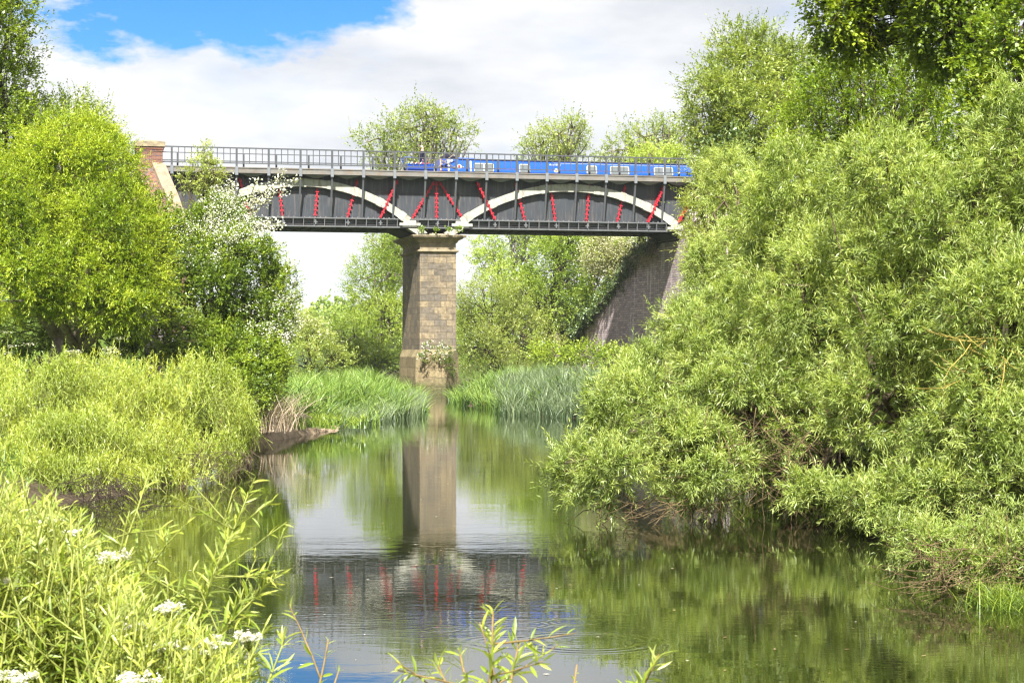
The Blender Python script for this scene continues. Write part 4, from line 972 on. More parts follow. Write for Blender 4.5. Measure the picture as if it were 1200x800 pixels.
# pale elder like umbels behind the osiers
def cow_parsley_patch(px, D, n, seed, label, hgt, group):
    for i in range(n):
        x = (px+rng.normal(0, 9)-600)/F*D; y = D+rng.normal(0, .5); z = ground_z(x, y); h = hgt*(0.85+.3*rng.random())
        r = empty('cow_parsley', (x, y, z)); tag(r, label, 'cow parsley', group)
        mb = MB(); Q = []
        for s_ in range(4):
            b = np.array([rng.normal(0, .16), rng.normal(0, .12), h*(.8+.25*rng.random())]); mb.tube(wander((0, 0, 0), b, 3, .05), [.008, .006, .005, .004], 4)
            p = b + rng.normal(0, 1, (26, 3))*np.array([.08, .08, .018]); Q.append(leaf_quads(p, nrm(rng.normal(0, 1, (26, 3))*[1, 1, .2]), np.full(26, .045), np.full(26, .04), .95))
        mb.build('stem', M['greenstem'], r); Q = np.concatenate(Q); quads_mesh('flower_head', Q, rng.random(len(Q)), M['blossom'], r)
cow_parsley_patch(120, 46, 4, 1, 'white cow parsley heads showing above the osier bush below the left willow', 2.1, 'cow parsley behind the osier bush')
cow_parsley_patch(10, 44, 2, 1, 'white cow parsley at the far left edge above the osier bush', 2.1, 'cow parsley at the left edge')

# beyond the bridge
FT = dict(shoots=5, k=6, shoot_len=0.7, leafL=0.22, leafW=0.12, clump_r=0.6, per=16, twig=0.04)
def far_tree(label, lobes, base, r0, seed, leaf='far', nclump=500, bark='greybark', **kw):
    a = dict(FT); a.update(kw)
    make_tree('tree', label, 'tree', lobes, base, r0, leaf=leaf, bark=bark, nclump=nclump, seed=seed, **a)
far_tree('rounded tree showing above the railing behind the steerer', [PL(485,155,160,45,26,4), PL(450,165,160,34,18,3), PL(530,160,160,28,22,3), PL(500,140,160,34,15,3), PL(480,190,160,55,20,4), PL(450,290,158,26,22,3)], base_at(490, 160), .5, 101, 'pale', 720, shell=(.3, 1.05), per=24, twig=.05, tint=(.35, .3))
far_tree('airy tree top above the middle of the blue boat', [PL(655,160,170,36,16,4), PL(670,152,170,20,12,3), PL(635,172,170,28,10,3), PL(660,190,170,50,20,4)], base_at(655, 170), .45, 103, 'pale', 420, shell=(.25, 1.1), per=24, twig=.05, tint=(.35, .3))
far_tree('airy tree top above the windows at the right end of the blue boat', [PL(755,165,160,36,18,4), PL(735,178,160,26,14,3), PL(785,160,160,26,20,3), PL(770,195,160,50,22,4)], base_at(760, 160), .45, 107, 'pale', 480, shell=(.25, 1.1), per=24, twig=.05, tint=(.45, .3))
far_tree('low bright bush just above the railing at the right end of the blue boat', [PL(760,184,140,26,9,2), PL(790,182,140,18,8,2)], base_at(775, 140), .2, 109, 'far', 150, tint=(.6, .2))
far_tree('dense pale willow left of the stone pier beyond the aqueduct', [PL(440,330,136,34,36,3.5), PL(455,385,134,44,42,3.5), PL(415,400,132,36,34,3), PL(465,300,138,20,30,3), PL(395,425,130,30,18,2.5), PL(440,430,130,45,22,2.5), PL(465,270,140,16,26,2)], base_at(445, 134), .3, 113, 'far', 1500, leafL=.20, leafW=.07, clump_r=.5, tint=(.50, .34), stems=4, fill=3000, fill_size=1.5)
far_tree('round grey green willow bush directly right of the stone pier', [PL(570,375,138,44,46,3.2), PL(610,398,137,46,36,3), PL(560,412,136,40,30,2.6), PL(600,362,139,30,30,2.6), PL(548,372,139,14,36,2)], base_at(580, 138), .25, 127, 'pale', 1300, leafL=.18, leafW=.06, clump_r=.45, tint=(.55, .34), stems=6, fill=2500, fill_size=1.5, per=20, twig=.03, bark='darkbark')
far_tree('tall green tree with a dark forked trunk in the gap under the right span', [PL(650,318,142,38,34,3), PL(615,340,142,26,22,3), PL(640,355,141,36,28,3), PL(665,280,144,36,24,3)], base_at(648, 142), .42, 131, 'far', 900, tint=(.42, .34), bark='darkbark', per=20, twig=.06)
far_tree('light green tree high behind the pier under the right span', [PL(575,300,262,22,24,3.5), PL(600,285,264,26,24,4), PL(590,330,260,30,26,4), PL(625,270,264,26,22,4)], base_at(590, 262), .5, 137, 'far', 560, tint=(.55, .3), shell=(.3, 1.05), per=22, twig=.06, leafL=.36, leafW=.2, clump_r=1.0, shoot_len=1.0)
far_tree('leafy tree between the forked trunk and the brick wing wall', [PL(690,320,148,30,40,3), PL(675,365,146,34,34,3), PL(700,285,150,26,24,3), PL(730,285,152,26,24,3)], base_at(690, 148), .3, 139, 'yellowwillow', 820, tint=(.42, .3))
make_tree('flowering_bush', 'cream flowered elder bush growing over the top of the brick wing wall', 'elder bush', [PL(700,300,137,16,18,1.4), PL(715,288,137,18,14,1.2), PL(722,306,136,14,20,1), PL(733,290,135,13,14,.8)], base_at(712, 139), .12, leaf='pale', nclump=260, shoots=6, k=6, shoot_len=.4, leafL=.14, leafW=.09, clump_r=.35, seed=149, tint=(.5, .3), per=10, bcl=.3,
    blossom=(lambda c: 0.75*sst(6.6, 7.8, c[:, 2]), 70, .10, 'creamblossom'))

# ivy cascade following the wing wall coping
def ivy_on_wall():
    root = empty('ivy', tuple(BW(AS, 12, 6))); tag(root, 'thick ivy stem and leaves trailing down the edge of the brick wing wall', 'ivy'); off = np.array(root.location)
    mb = MB(); pts = []
    C = []
    for y in np.arange(4.5, 21.5, .35):
        zt = np.interp(y, [p[0] for p in prof], [p[1] for p in prof]); p = BW(AS+wall_off(y)-.2+rng.normal(0, .06), y, zt-.1+rng.normal(0, .08)); pts.append(p-off); C += [p+rng.normal(0, 1, 3)*np.array([.25, .3, .28]) for _ in range(6 if y > 8 else 10)]
    mb.tube(pts, np.linspace(.16, .10, len(pts)), 6)
    for q in range(26):   # dead hanging stems below the girder
        y = rng.uniform(4.0, 9.0); zt = np.interp(y, [p[0] for p in prof], [p[1] for p in prof]); p = BW(AS+wall_off(y)-.25, y, zt+.2)
        mb.tube([v-off for v in wander(p, p+np.array([rng.normal(0, .3), 0, -rng.uniform(.8, 1.8)]), 4, .1)], .02, 4)
    mb.build('stem', M['greybark'], root)
    for q in range(110):  # lower heap left of the wall
        C.append(W(rng.uniform(655, 690), rng.uniform(345, 400), 141+rng.normal(0, 1)))
    C = np.array(C); ci = np.repeat(np.arange(len(C)), 5)
    D = nrm(rng.normal(0, .6, (len(ci), 3)) + np.array([-.5, -.2, -.3])); V, t = shoots_to_leaves(C[ci], D, np.full(len(ci), .35), 6, .15, .13, .8, .35+.3*rng.random(len(ci)), .2, .4)
    quads_mesh('leaves', V-off, t, [M['ivy']], root)
    C = np.array([BW(AS-.35+rng.normal(0, .2), rng.uniform(3.6, 8.6), rng.uniform(8.3, 9.9)) for _ in range(150)]); ci = np.repeat(np.arange(len(C)), 4)
    D = nrm(rng.normal(0, .4, (len(ci), 3)) + np.array([-.2, -.1, -1.0])); V, t = shoots_to_leaves(C[ci], D, np.full(len(ci), .7), 8, .12, .02, .5, .2+.4*rng.random(len(ci)), .2, .4)
    quads_mesh('dead_hanging_growth', V-off, t, [M['dry']], root)
ivy_on_wall()
def pier_plants():
    root = empty('hawthorn_sprig', tuple(BW(PA+.8, -.5, 2.6))); tag(root, 'small white flowered bush sprouting from the plinth of the stone pier', 'bush'); off = np.array(root.location)
    lob = [tuple(W(508,406,116.0))+(.62,.3,.35), tuple(W(520,415,116))+(.5,.3,.5), tuple(W(500,418,115.9))+(.4,.3,.35), tuple(W(526,430,115.6))+(.35,.25,.6)]
    V, t, mi, c, out, idx = foliage(lob, 90, 5, 6, .22, .10, .05, .15, tint=(.3, .3), cull=.3); quads_mesh('leaves', V-off, t, [M['green'], M['twig']], root, mi)
    ci = np.repeat(np.where(c[:, 2] > 2.2)[0], 7); p = c[ci]+rng.normal(0, .12, (len(ci), 3)); quads_mesh('blossom', leaf_quads(p, nrm(rng.normal(0, 1, p.shape)), np.full(len(p), .09), np.full(len(p), .08), .5)-off, rng.random(len(p)), M['blossom'], root)
    for i, (px, py, wd, lb_) in enumerate(((494, 268, .3, 'green weed tuft rooted at the left of the pier top'), (511, 266, .18, 'green weed tuft rooted in the middle of the pier top'), (526, 265, .25, 'green weed tuft against the girder at the right of the pier top'), (538, 270, .3, 'green weed tuft at the right corner of the pier top'))):
        p = W(px, py+4, 116.2); p[2] = 9.36; n = 70; P = p + rng.normal(0, wd*.35, (n, 3))*np.array([1, .6, .8]) + np.array([0, 0, .15+wd*.4])
        tag(quads_mesh('weed_tuft', leaf_quads(P, nrm(rng.normal(0, .6, (n, 3))+[0,0,1]), np.full(n, .15), np.full(n, .07), .3), .3+.5*rng.random(n), M['hawthorn']), lb_, 'weed', 'weeds on the pier top')
pier_plants()

# ------------------------------------------------------------------ reeds, sedge, grass
def blades(P, H, Wd, lean=.35, segs=3):
    n = len(P); a = rng.random(n)*6.28; dirv = np.stack([np.cos(a), np.sin(a), 0*a], 1)
    side = np.stack([-np.sin(a+rng.normal(0, 1, n)), np.cos(a+rng.normal(0, 1, n)), 0*a], 1)
    ln = lean*(0.3+rng.random(n)*1.2); out = []
    prev = P; pw = Wd
    for i in range(1, segs+1):
        t = i/segs; cur = P + dirv*(ln*H*t**2)[:, None] + np.array([0, 0, 1.0])*(H*(t-0.25*ln*t**2))[:, None]
        cw = Wd*(1-t)**.7 if i < segs else Wd*0.05
        out.append(np.stack([prev-side*pw[:, None]/2, prev+side*pw[:, None]/2, cur+side*cw[:, None]/2, cur-side*cw[:, None]/2], 1)); prev, pw = cur, cw
    return np.concatenate(out), segs
def blade_field(name, label, region, n, H, Wd, mat, seed, tint=(.5, .3), lean=.35, hvar=.35, kind='stuff', zmin=-.05, tuft=0.0):
    """region: function n -> x, y arrays"""
    cl = 22 if tuft else 1
    x, y = region(max(1, n//cl)); hc = np.repeat(.62+.6*rng.random(len(x)), cl); tc_ = np.repeat(rng.normal(0, .22 if tuft else 0, len(x)), cl)
    x = np.repeat(x, cl)+rng.normal(0, tuft, len(x)*cl); y = np.repeat(y, cl)+rng.normal(0, tuft*1.3, len(y)*cl)
    s = river_sd(x, y); z = np.maximum(terrain(x, y), zmin)
    P = np.stack([x, y, z-.03], 1); h = H*(1+hvar*(.6*lump(P, .5, seed)+.6*lump(P, 1.6, seed+3)))*(.65+.5*rng.random(len(x)))*(hc if tuft else 1)
    V, segs = blades(P, h, Wd*(.7+.6*rng.random(len(x))), lean)
    t = np.tile(tint[0]+tint[1]*(.6*lump(P, .6, seed+1)+.7*lump(P, 2.0, seed+2))+rng.normal(0, .20, len(x))+tc_, segs) + np.repeat(np.linspace(-.25, .25, segs), len(x))
    return tag(quads_mesh(name, V, t, M[mat]), label, 'grass' if kind == 'stuff' else 'reeds', kind=kind)
def reg_px(pxa, pxb, Da, Db, keep=None, bank=None):
    def f(n):
        D = Da+(Db-Da)*rng.random(n*3)**1.2; px = pxa+(pxb-pxa)*rng.random(n*3); x = (px-600)/F*D
        if keep is not None: m = keep(px, D, x)
        else: m = np.ones(len(x), bool)
        x, D = x[m][:n], D[m][:n]; return x, D
    return f
blade_field('reeds', 'bright green reeds in a bed on the left bank before the pier', reg_px(325, 500, 66, 112, lambda px, D, x: (river_sd(x, D) < .25+.3*np.sin(D*1.3)) & (px < 498)), 13000, .92, .055, 'reed', 201, (.42, .4), .9, .4, tuft=.13)
blade_field('sedge', 'grey green sedge fringe at the water edge of the left reed bed', reg_px(395, 497, 64, 92, lambda px, D, x: (np.abs(river_sd(x, D)) < .55)), 3000, .85, .03, 'sedge', 203, (.65, .3), .6)
blade_field('reeds', 'green reed bed beyond the channel right of the stone pier', reg_px(525, 700, 80, 122, lambda px, D, x: river_sd(x, D) < .4), 11000, .88, .06, 'reed', 205, (.30, .4), .8, .4, tuft=.15)
blade_field('sedge', 'bluish grey sedge standing in the water right of the channel', reg_px(585, 705, 74, 96, lambda px, D, x: river_sd(x, D) < .6), 8000, 1.05, .042, 'sedge', 207, (.38, .4), .5, .4, tuft=.12)
blade_field('sedge', 'dark rushes beneath the small cream flowered hawthorn', reg_px(340, 380, 92, 100), 2500, 1.5, .03, 'sedge', 209, (.15, .2), .15)
blade_field('grass', 'rough green grass covering the river banks', lambda n: (lambda x, y: (x[(river_sd(x, y) < -.5) & ~((y > 48) & (y < 66) & (x > -10) & (x < -4)) & ~((x > 2) & (y < 42))], y[(river_sd(x, y) < -.5) & ~((y > 48) & (y < 66) & (x > -10) & (x < -4)) & ~((x > 2) & (y < 42))]))(rng.uniform(-22, 16, n), rng.uniform(22, 105, n)), 60000, .45, .025, 'grass', 211, (.45, .3), .6)
blade_field('dry_grass', 'tuft of bleached dry grass stalks above the earth bank', lambda n: (rng.normal(-6.75, .36, n), rng.normal(55.0, .7, n)), 480, 1.35, .014, 'dry', 213, (.7, .3), 1.0, zmin=.35)
blade_field('grass', 'low green herbs at the back of the earth bank', lambda n: (rng.normal(-7.2, .9, n), rng.uniform(58.5, 67, n)), 6500, .30, .04, 'grass', 215, (.45, .3), .8, zmin=.25, tuft=.12)
blade_field('grass', 'yellow green grass tuft at the waterline in the lower right corner', lambda n: (rng.normal(4.85, .16, n), rng.normal(19.6, .2, n)), 420, .34, .012, 'grass', 217, (.65, .2), .8)

# leafy herb cover right bank, below the wall
make_tree('bramble', 'low bright green bramble mound at the foot of the brick wing wall', 'bramble', [PL(690,415,120,30,12,2), PL(730,420,118,34,14,2), PL(660,418,122,24,9,2), PL(640,412,123,20,8,1.5)], base_at(700, 120), .05, leaf='hawthorn', nclump=320, shoots=6, k=6, shoot_len=.4, leafL=.14, leafW=.10, clump_r=.3, seed=151, tint=(.6, .3), per=6)

# ------------------------------------------------------------------ woodland far behind
def woodland(name, label, pts, leafL, seed, tint, H=8):
    lob = []
    for (x, y) in pts:
        z = ground_z(x, y); h = H*rng.uniform(.8, 1.25); r_ = h*rng.uniform(.42, .6); lob.append((x, y, z+h*.55, r_, r_, h*.5))
    V, t, mi, c, out, idx = foliage(lob, int(len(pts)*34), 6, 5, H*.16, leafL, leafL*.7, H*.12, tint=tint, cull=.9, twigs=0)
    tag(quads_mesh(name, V, t, [M['far']]), label, 'woodland', kind='stuff')
rw = np.random.default_rng(5)
woodland('woodland', 'hazy wooded hillside in the gap under the left span', [((px-600)/F*D, D) for px, D in zip(rw.uniform(250, 520, 110), rw.uniform(430, 620, 110))], 1.0, 1, (.5, .3), 9)
woodland('treeline', 'line of trees beyond the meadow behind the aqueduct', [((px-600)/F*D, D) for px, D in zip(rw.uniform(530, 1000, 80), rw.uniform(200, 250, 80))], .42, 2, (.45, .3), 6.0)
woodland('treeline', 'line of trees behind the left bank willows', [((px-600)/F*D, D) for px, D in zip(rw.uniform(-200, 235, 40), rw.uniform(110, 180, 40))], .34, 3, (.35, .3), 7)

# ------------------------------------------------------------------ foreground plants
def curved_leaves(P, D, L, Wd, droop=.35):
    """broad leaves of three quads with a curve and a fold"""
    n = len(P); up = np.array([0, 0, 1.0])+rng.normal(0, .55, (n, 3)); s = nrm(np.cross(D, up)); nn = np.cross(s, D); L = L.reshape(-1, 1); Wd = Wd.reshape(-1, 1)
    out = []; prof_ = [(0, .10), (.3, .85), (.6, .95), (.85, .5), (1.0, .03)]
    k = droop*(0.4+1.2*rng.random((n, 1))); tw = rng.normal(0, .25, (n, 1))
    def pt(t): return P + D*L*t*(1-.12*k*t) - nn*L*k*t*t*.6 + s*L*tw*t*t*.4
    for (t0, w0), (t1, w1) in zip(prof_[:-1], prof_[1:]):
        a, b = pt(t0), pt(t1); e0, e1 = nn*Wd*w0*.16, nn*Wd*w1*.16
        for sg in (-1, 1):
            q = [a, a+sg*s*Wd*w0/2+e0, b+sg*s*Wd*w1/2+e1, b]
            out.append(np.stack(q if sg > 0 else q[::-1], 1))
    return np.concatenate(out), 8
def wand(base, tip, k, lL, lW, t0=.12, tint=.5, side=0, w=.0035):
    """one stem with spiralled willow leaves, returns quads, tint, stem points"""
    pts = wander(base, tip, 7, .035); pts = [np.array(p) for p in pts]; seg = np.array(pts)
    ts = np.sort(t0+(1-t0)*rng.random(k)**.85); f = ts*7; i = np.minimum(f.astype(int), 6); u = (f-i)[:, None]
    P = seg[i]*(1-u)+seg[i+1]*u; ax = nrm(seg[i+1]-seg[i]); r = nrm(rng.normal(0, 1, (k, 3))); x = nrm(np.cross(ax, [0.3, 1, .1])); y = np.cross(ax, x)
    a = np.arange(k)*2.4+rng.normal(0, .4, k); rad = x*np.cos(a)[:, None]+y*np.sin(a)[:, None]; an = (1.25-.6*ts)[:, None]
    D = nrm(ax*np.cos(an)+rad*np.sin(an)+rng.normal(0, .10, (k, 3))); sz = (.65+.5*rng.random(k))*(1-.35*ts**3)
    V, m_ = curved_leaves(P, D, lL*sz, lW*sz*(.8+.4*rng.random(k)))
    t = tint + .30*ts + rng.normal(0, .13, k)
    return V, np.tile(t, m_), pts
def fg_plant(name, label, cat, wands, base, group=None, mat='nearosier', stem='greenstem'):
    root = empty(name, base); tag(root, label, cat, group); off = np.array(base); Vs, Ts = [], []; mb = MB()
    for w_ in wands:
        V, t, pts = wand(*w_[:2], **w_[2]); Vs.append(V-off); Ts.append(t); mb.tube([p-off for p in pts], np.linspace(.0055, .0018, 8), 5)
        for _ in range(w_[3] if len(w_) > 3 else 0):
            i = rng.integers(2, 6); d = nrm(pts[i+1]-pts[i]+rng.normal(0, .45, 3)); L = .16+.12*rng.random()
            V, t, p2 = wand(pts[i], pts[i]+d*L, 11, w_[2]['lL']*.85, w_[2]['lW']*.85, tint=w_[2].get('tint', .5)); Vs.append(V-off); Ts.append(t); mb.tube([p-off for p in p2], np.linspace(.003, .0012, 8), 4)
    quads_mesh('leaves', np.concatenate(Vs), np.concatenate(Ts), M[mat], root); mb.build('stem', M[stem], root)
def at(px, py, D): return W(px, py, D)
K = dict(k=42, lL=.082, lW=.0105, tint=.42)
fg_plant('osier_shoot', 'tallest osier shoot standing against the dark twigs left of the river', 'osier shoot', [(at(118,735,6.2), at(178,545,6.4), dict(K, k=44), 4), (at(120,745,6.2), at(152,598,6.2), dict(K, k=30), 2), (at(140,720,6.3), at(196,622,6.3), dict(K), 2)], tuple(at(118,790,6.2)))
fg_plant('osier_shoot', 'osier shoot leaning right over the pale reflection of the sky', 'osier shoot', [(at(215,760,5.9), at(296,566,6.1), dict(K, k=52), 6), (at(225,745,5.9), at(268,628,6.0), dict(K, k=30), 3), (at(235,730,6.0), at(252,650,6.1), dict(K, k=26), 2)], tuple(at(215,800,5.9)))
fg_plant('osier_shoot', 'osier shoot bending far right over the reflected girder', 'osier shoot', [(at(225,770,5.8), at(328,672,6.0), dict(K, k=44), 5), (at(240,770,5.8), at(300,690,6.0), dict(K, k=34), 3)], tuple(at(225,810,5.8)))
fg_plant('osier_shoot', 'leafy osier shoots low in the view right of the foreground bush', 'osier shoot', [(at(262,840,5.4), at(310,735,5.6), dict(K, k=34), 3), (at(290,850,5.4), at(335,745,5.6), dict(K, k=26), 2)], tuple(at(270,860,5.4)))
fg_plant('osier_shoot', 'thin sparse shoot alone over the water at the bottom edge', 'osier shoot', [(at(365,860,5.3), at(385,748,5.4), dict(K, k=14, lL=.06), 1), (at(372,860,5.3), at(398,782,5.4), dict(K, k=9, lL=.05), 0)], tuple(at(365,870,5.3)), stem='redstem')
fg_plant('osier_shoot', 'centre shoot with a bright tip at the bottom edge', 'osier shoot', [(at(572,850,4.6), at(578,716,4.7), dict(K, k=40, lL=.07, lW=.0115), 3), (at(588,860,4.6), at(608,752,4.7), dict(K, k=28, lL=.075, lW=.011), 2), (at(545,860,4.6), at(510,768,4.7), dict(K, k=30, lL=.07, lW=.010), 2), (at(560,870,4.6), at(538,760,4.7), dict(K, k=24, lL=.07, lW=.010), 1)], tuple(at(572,880,4.6)), stem='redstem')
fg_plant('osier_shoot', 'shoot tips cut by the bottom edge below the right bank reflection', 'osier shoot', [(at(722,860,4.6), at(772,766,4.7), dict(K, k=28, lL=.075, lW=.011), 2), (at(662,860,4.6), at(676,778,4.7), dict(K, k=5, lL=.02, lW=.008), 0)], tuple(at(700,880,4.6)), stem='redstem')
def fg_mass():
    ws = []
    for i in range(1300):
        px = rng.uniform(-60, 300); top = np.interp(px, [-60, 0, 40, 90, 130, 180, 220, 260, 300], [540, 548, 560, 585, 640, 690, 715, 735, 775])
        py = top + abs(rng.normal(0, 1))*90*rng.random() + rng.uniform(0, 160)*rng.random(); D = rng.uniform(5.6, 8.2) if px < 130 else rng.uniform(5.2, 6.6)
        tip = at(px, py, D); b = tip + np.array([rng.normal(-.06, .12), rng.normal(0, .08), -rng.uniform(.45, .8)])
        ws.append((b, tip, dict(k=34, lL=.072, lW=.0095, tint=.20+.35*rng.random(), t0=.0), 1))
    fg_plant('osier_bush', 'dense yellow green osier bush filling the lower left corner nearest the viewer', 'shrub', ws, (-1.8, 6.4, 0.6))
fg_mass()
def umbel(px, py, D, r_, label):
    r_ *= .66
    p = at(px, py, D); b = p + np.array([rng.normal(0, .05), 0, -.55]); root = empty('meadowsweet', tuple(b)); tag(root, label, 'white flower', 'white flower heads among the foreground leaves')
    mb = MB(); mb.tube([np.array(q)-b for q in wander(b, p-[0, 0, .04], 5, .03)], np.linspace(.004, .002, 6), 5); Q = []
    for i in range(16):
        c = p + rng.normal(0, 1, 3)*np.array([r_*.55, r_*.5, r_*.16]); mb.tube([p-b-[0, 0, .04], c-b], .0011, 3)
        P = c + rng.normal(0, 1, (40, 3))*np.array([.006, .006, .003]); Q.append(leaf_quads(P, nrm(rng.normal(0, 1, (40, 3))*[1, 1, .5]+[0, 0, .2]), np.full(40, .0075), np.full(40, .0065), .6)-b)
    mb.build('stem', M['greenstem'], root); Q = np.concatenate(Q); quads_mesh('flower_head', Q, .3+.7*rng.random(len(Q)), M['blossom'], root)
for a in ((62, 609, 6.4, .05, 'white flower head highest on the left in the foreground leaves'), (130, 650, 6.0, .06, 'broad white flower head below the tallest osier shoot'), (12, 684, 5.9, .07, 'white flower head at the left edge in the foreground leaves'), (200, 713, 5.6, .055, 'white flower head in the middle of the foreground leaves'),
          (160, 735, 5.5, .055, 'white flower head left of and below the middle one'), (245, 756, 5.5, .06, 'loose white flower head near the right side of the foreground bush'), (292, 746, 5.4, .05, 'white flower head farthest right beside the water'), (25, 792, 5.2, .06, 'white flower head in the bottom left corner'),
          (165, 795, 5.1, .07, 'white flower head cut by the bottom edge'), (80, 625, 6.3, .03, 'small white flower head just right of the highest one'), (195, 757, 5.5, .05, 'cream flower head low among the leaves near the bottom')):
    umbel(*a)

# floating seeds and leaves on the water
def litter():
    n = 700; y = 14+75*rng.random(n)**1.6; xl, xr = np.interp(y, YL, XL)+.6, np.interp(y, YR, XR)-.6; x = xl+(xr-xl)*rng.random(n)
    P = np.stack([x, y, np.full(n, .006)], 1); a = rng.random(n)*6.28; D = np.stack([np.cos(a), np.sin(a), 0*a], 1); s = np.stack([-np.sin(a), np.cos(a), 0*a], 1)
    L = (.018+.045*rng.random((n, 1))**2); V = np.stack([P, P+D*L*.5+s*L*.25, P+D*L, P+D*L*.5-s*L*.25], 1)
    tag(quads_mesh('floating_litter', V, rng.random(n), M['litter']), 'small petals and leaf bits floating on the river', 'litter', kind='stuff')
litter()
print('TOTAL', sum(len(o.data.polygons) for o in bpy.data.objects if o.type == 'MESH'))
EXPO, CLOUD, HAZE = 1.58, 3.2, 0.00015
# ------------------------------------------------------------------ camera, light, sky
cam = bpy.data.cameras.new('camera'); co = bpy.data.objects.new('camera', cam); COL.objects.link(co); sc.camera = co
cam.lens = F*36.0/1200; cam.sensor_width = 36; cam.clip_end = 9000; cam.clip_start = 0.2
co.location = (0, 0, CAMZ); co.rotation_euler = (math.pi/2+math.atan((HY-400)/F), 0, 0)
cam.dof.use_dof = True; cam.dof.focus_distance = 60; cam.dof.aperture_fstop = 18

sv = Vector((-0.06, -0.78, 0.85)).normalized()
sl = bpy.data.lights.new('sun', 'SUN'); sl.energy = 4.9; sl.angle = R(2.0); sl.color = (1.0, 0.975, 0.93)
so = bpy.data.objects.new('sun', sl); COL.objects.link(so); so.rotation_euler = sv.to_track_quat('Z', 'Y').to_euler(); so.location = (-20, -30, 60)
def haze_box():
    mb = MB(); mb.box(-3100, 3100, -500, 4600, -8, 46); m, nt_, out = new_mat('haze_air')
    pv = N(nt_, 'ShaderNodeVolumePrincipled'); pv.inputs['Color'].default_value = (0.93, 0.96, 1.0, 1); pv.inputs['Density'].default_value = HAZE; pv.inputs['Anisotropy'].default_value = 0.2
    nt_.links.new(pv.outputs[0], out.inputs['Volume']); tag(mb.build('haze', m), 'thin pale summer haze that fades the far hillside', kind='stuff')
haze_box()
wd = bpy.data.worlds.new('World'); sc.world = wd; wd.use_nodes = True; nt = wd.node_tree; nt.nodes.clear(); L = nt.links
wo = nt.nodes.new('ShaderNodeOutputWorld'); bg = nt.nodes.new('ShaderNodeBackground'); L.new(bg.outputs[0], wo.inputs[0]); bg.inputs[1].default_value = 0.1
sky = nt.nodes.new('ShaderNodeTexSky'); sky.sky_type = 'NISHITA'; sky.sun_disc = False; sky.sun_elevation = math.asin(sv.z); sky.sun_rotation = math.atan2(sv.x, sv.y)
sky.air_density = 1.0; sky.dust_density = 0.3; sky.ozone_density = 3.0
tc = nt.nodes.new('ShaderNodeTexCoord'); G = tc.outputs['Generated']
sp = nt.nodes.new('ShaderNodeSeparateXYZ'); L.new(G, sp.inputs[0])
az = mth(nt, 'ARCTAN2', sp.outputs[0], sp.outputs[1]); el = mth(nt, 'ARCSINE', sp.outputs[2])
hs = nt.nodes.new('ShaderNodeHueSaturation'); hs.inputs['Saturation'].default_value = 1.35; hs.inputs['Value'].default_value = 0.62; L.new(sky.outputs[0], hs.inputs['Color'])
blue = mixc(nt, 1.0, hs.outputs[0], (0.36, 0.62, 0.86), 'MULTIPLY')
# cloud deck: blue shows through a gap up and to the left of the aqueduct, and in broken gaps overhead
cb = nt.nodes.new('ShaderNodeCombineXYZ'); L.new(az, cb.inputs[0]); L.new(mth(nt, 'MULTIPLY', el, 2.1), cb.inputs[1])
n1 = N(nt, 'ShaderNodeTexNoise', Scale=9.0, Detail=9.0, Roughness=0.58); L.new(cb.outputs[0], n1.inputs['Vector'])
n2 = N(nt, 'ShaderNodeTexNoise', Scale=3.2, Detail=6.0, Roughness=0.55); L.new(G, n2.inputs['Vector'])
ex = mth(nt, 'DIVIDE', mth(nt, 'SUBTRACT', az, -0.155), 0.115); ey = mth(nt, 'DIVIDE', mth(nt, 'SUBTRACT', el, 0.205), 0.072)
dd = mth(nt, 'SQRT', mth(nt, 'ADD', mth(nt, 'MULTIPLY', ex, ex), mth(nt, 'MULTIPLY', ey, ey)))
n4 = N(nt, 'ShaderNodeTexNoise', Scale=34.0, Detail=7.0, Roughness=0.6); L.new(cb.outputs[0], n4.inputs['Vector'])
dd = mth(nt, 'ADD', dd, mth(nt, 'MULTIPLY', mth(nt, 'SUBTRACT', n4.outputs['Fac'], 0.5), 0.55))
f1 = mth(nt, 'ADD', dd, mth(nt, 'MULTIPLY', mth(nt, 'SUBTRACT', n1.outputs['Fac'], 0.5), 1.5))
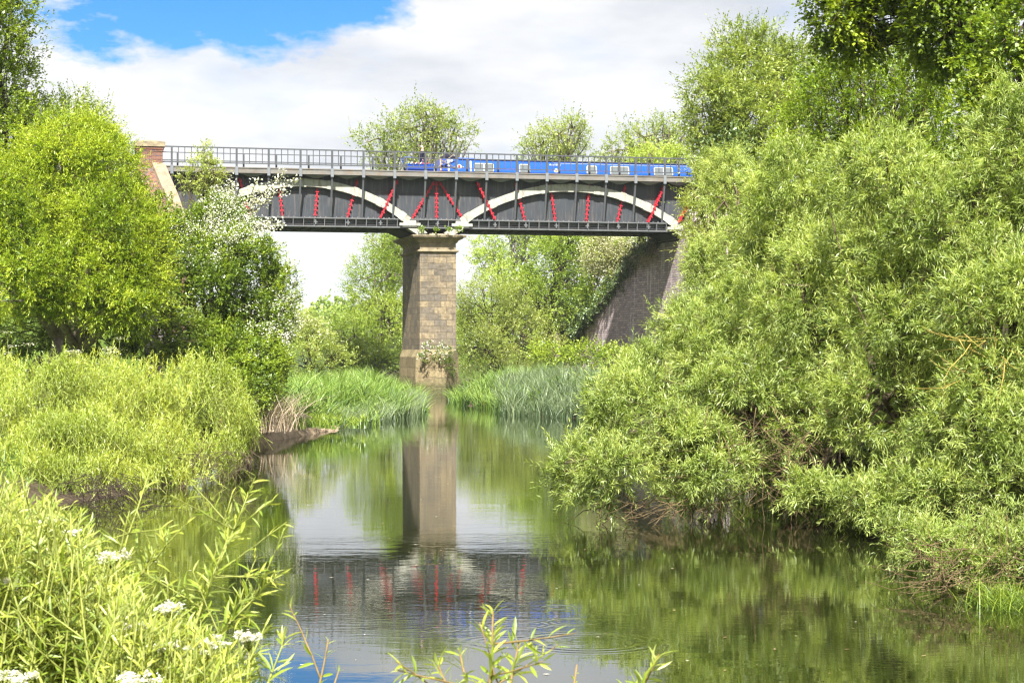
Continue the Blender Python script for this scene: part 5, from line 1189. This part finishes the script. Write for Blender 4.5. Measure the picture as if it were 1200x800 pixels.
hole = ramp(nt, [(0.80, (1, 1, 1)), (1.02, (0, 0, 0))], f1).outputs[0]
hi = mth(nt, 'MULTIPLY', ramp(nt, [(0.26, (0, 0, 0)), (0.42, (1, 1, 1))], el).outputs[0], ramp(nt, [(0.58, (0, 0, 0)), (0.66, (1, 1, 1))], n2.outputs['Fac']).outputs[0])
thin = mth(nt, 'MULTIPLY', ramp(nt, [(0.52, (0, 0, 0)), (0.72, (1, 1, 1))], n1.outputs['Fac']).outputs[0], 0.22)
mask = mth(nt, 'MAXIMUM', mth(nt, 'MAXIMUM', hole, hi), thin)
n3 = N(nt, 'ShaderNodeTexNoise', Scale=6.5, Detail=7.0, Roughness=0.55); cb2 = nt.nodes.new('ShaderNodeCombineXYZ'); L.new(az, cb2.inputs[0]); L.new(mth(nt, 'MULTIPLY', el, 3.4), cb2.inputs[1]); L.new(cb2.outputs[0], n3.inputs['Vector'])
CLB = CLOUD
cloud = ramp(nt, [(0.36, tuple(CLB*c for c in (0.70, 0.735, 0.795))), (0.48, tuple(CLB*c for c in (0.86, 0.88, 0.92))), (0.60, (CLB, CLB, CLB*1.01))], n3.outputs['Fac']).outputs[0]
glow = ramp(nt, [(0.0, (1.42, 1.42, 1.42)), (0.10, (1.13, 1.13, 1.13)), (0.19, (1.08, 1.08, 1.08)), (0.40, (1.45, 1.45, 1.45))], el).outputs[0]
cloud = mixc(nt, 1.0, cloud, glow, 'MULTIPLY')
col = mixc(nt, mask, cloud, blue)
L.new(col, bg.inputs[0])
sc.view_settings.view_transform = 'Standard'; sc.view_settings.look = 'None'; sc.view_settings.gamma = 1; sc.view_settings.use_curve_mapping = False
sc.view_settings.exposure = EXPO
sc.cycles.max_bounces = 6; sc.cycles.diffuse_bounces = 4; sc.cycles.glossy_bounces = 3; sc.cycles.transmission_bounces = 3; sc.cycles.transparent_max_bounces = 4
sc.cycles.caustics_reflective = False; sc.cycles.caustics_refractive = False
sc.cycles.use_denoising = True; sc.cycles.filter_width = 1.3
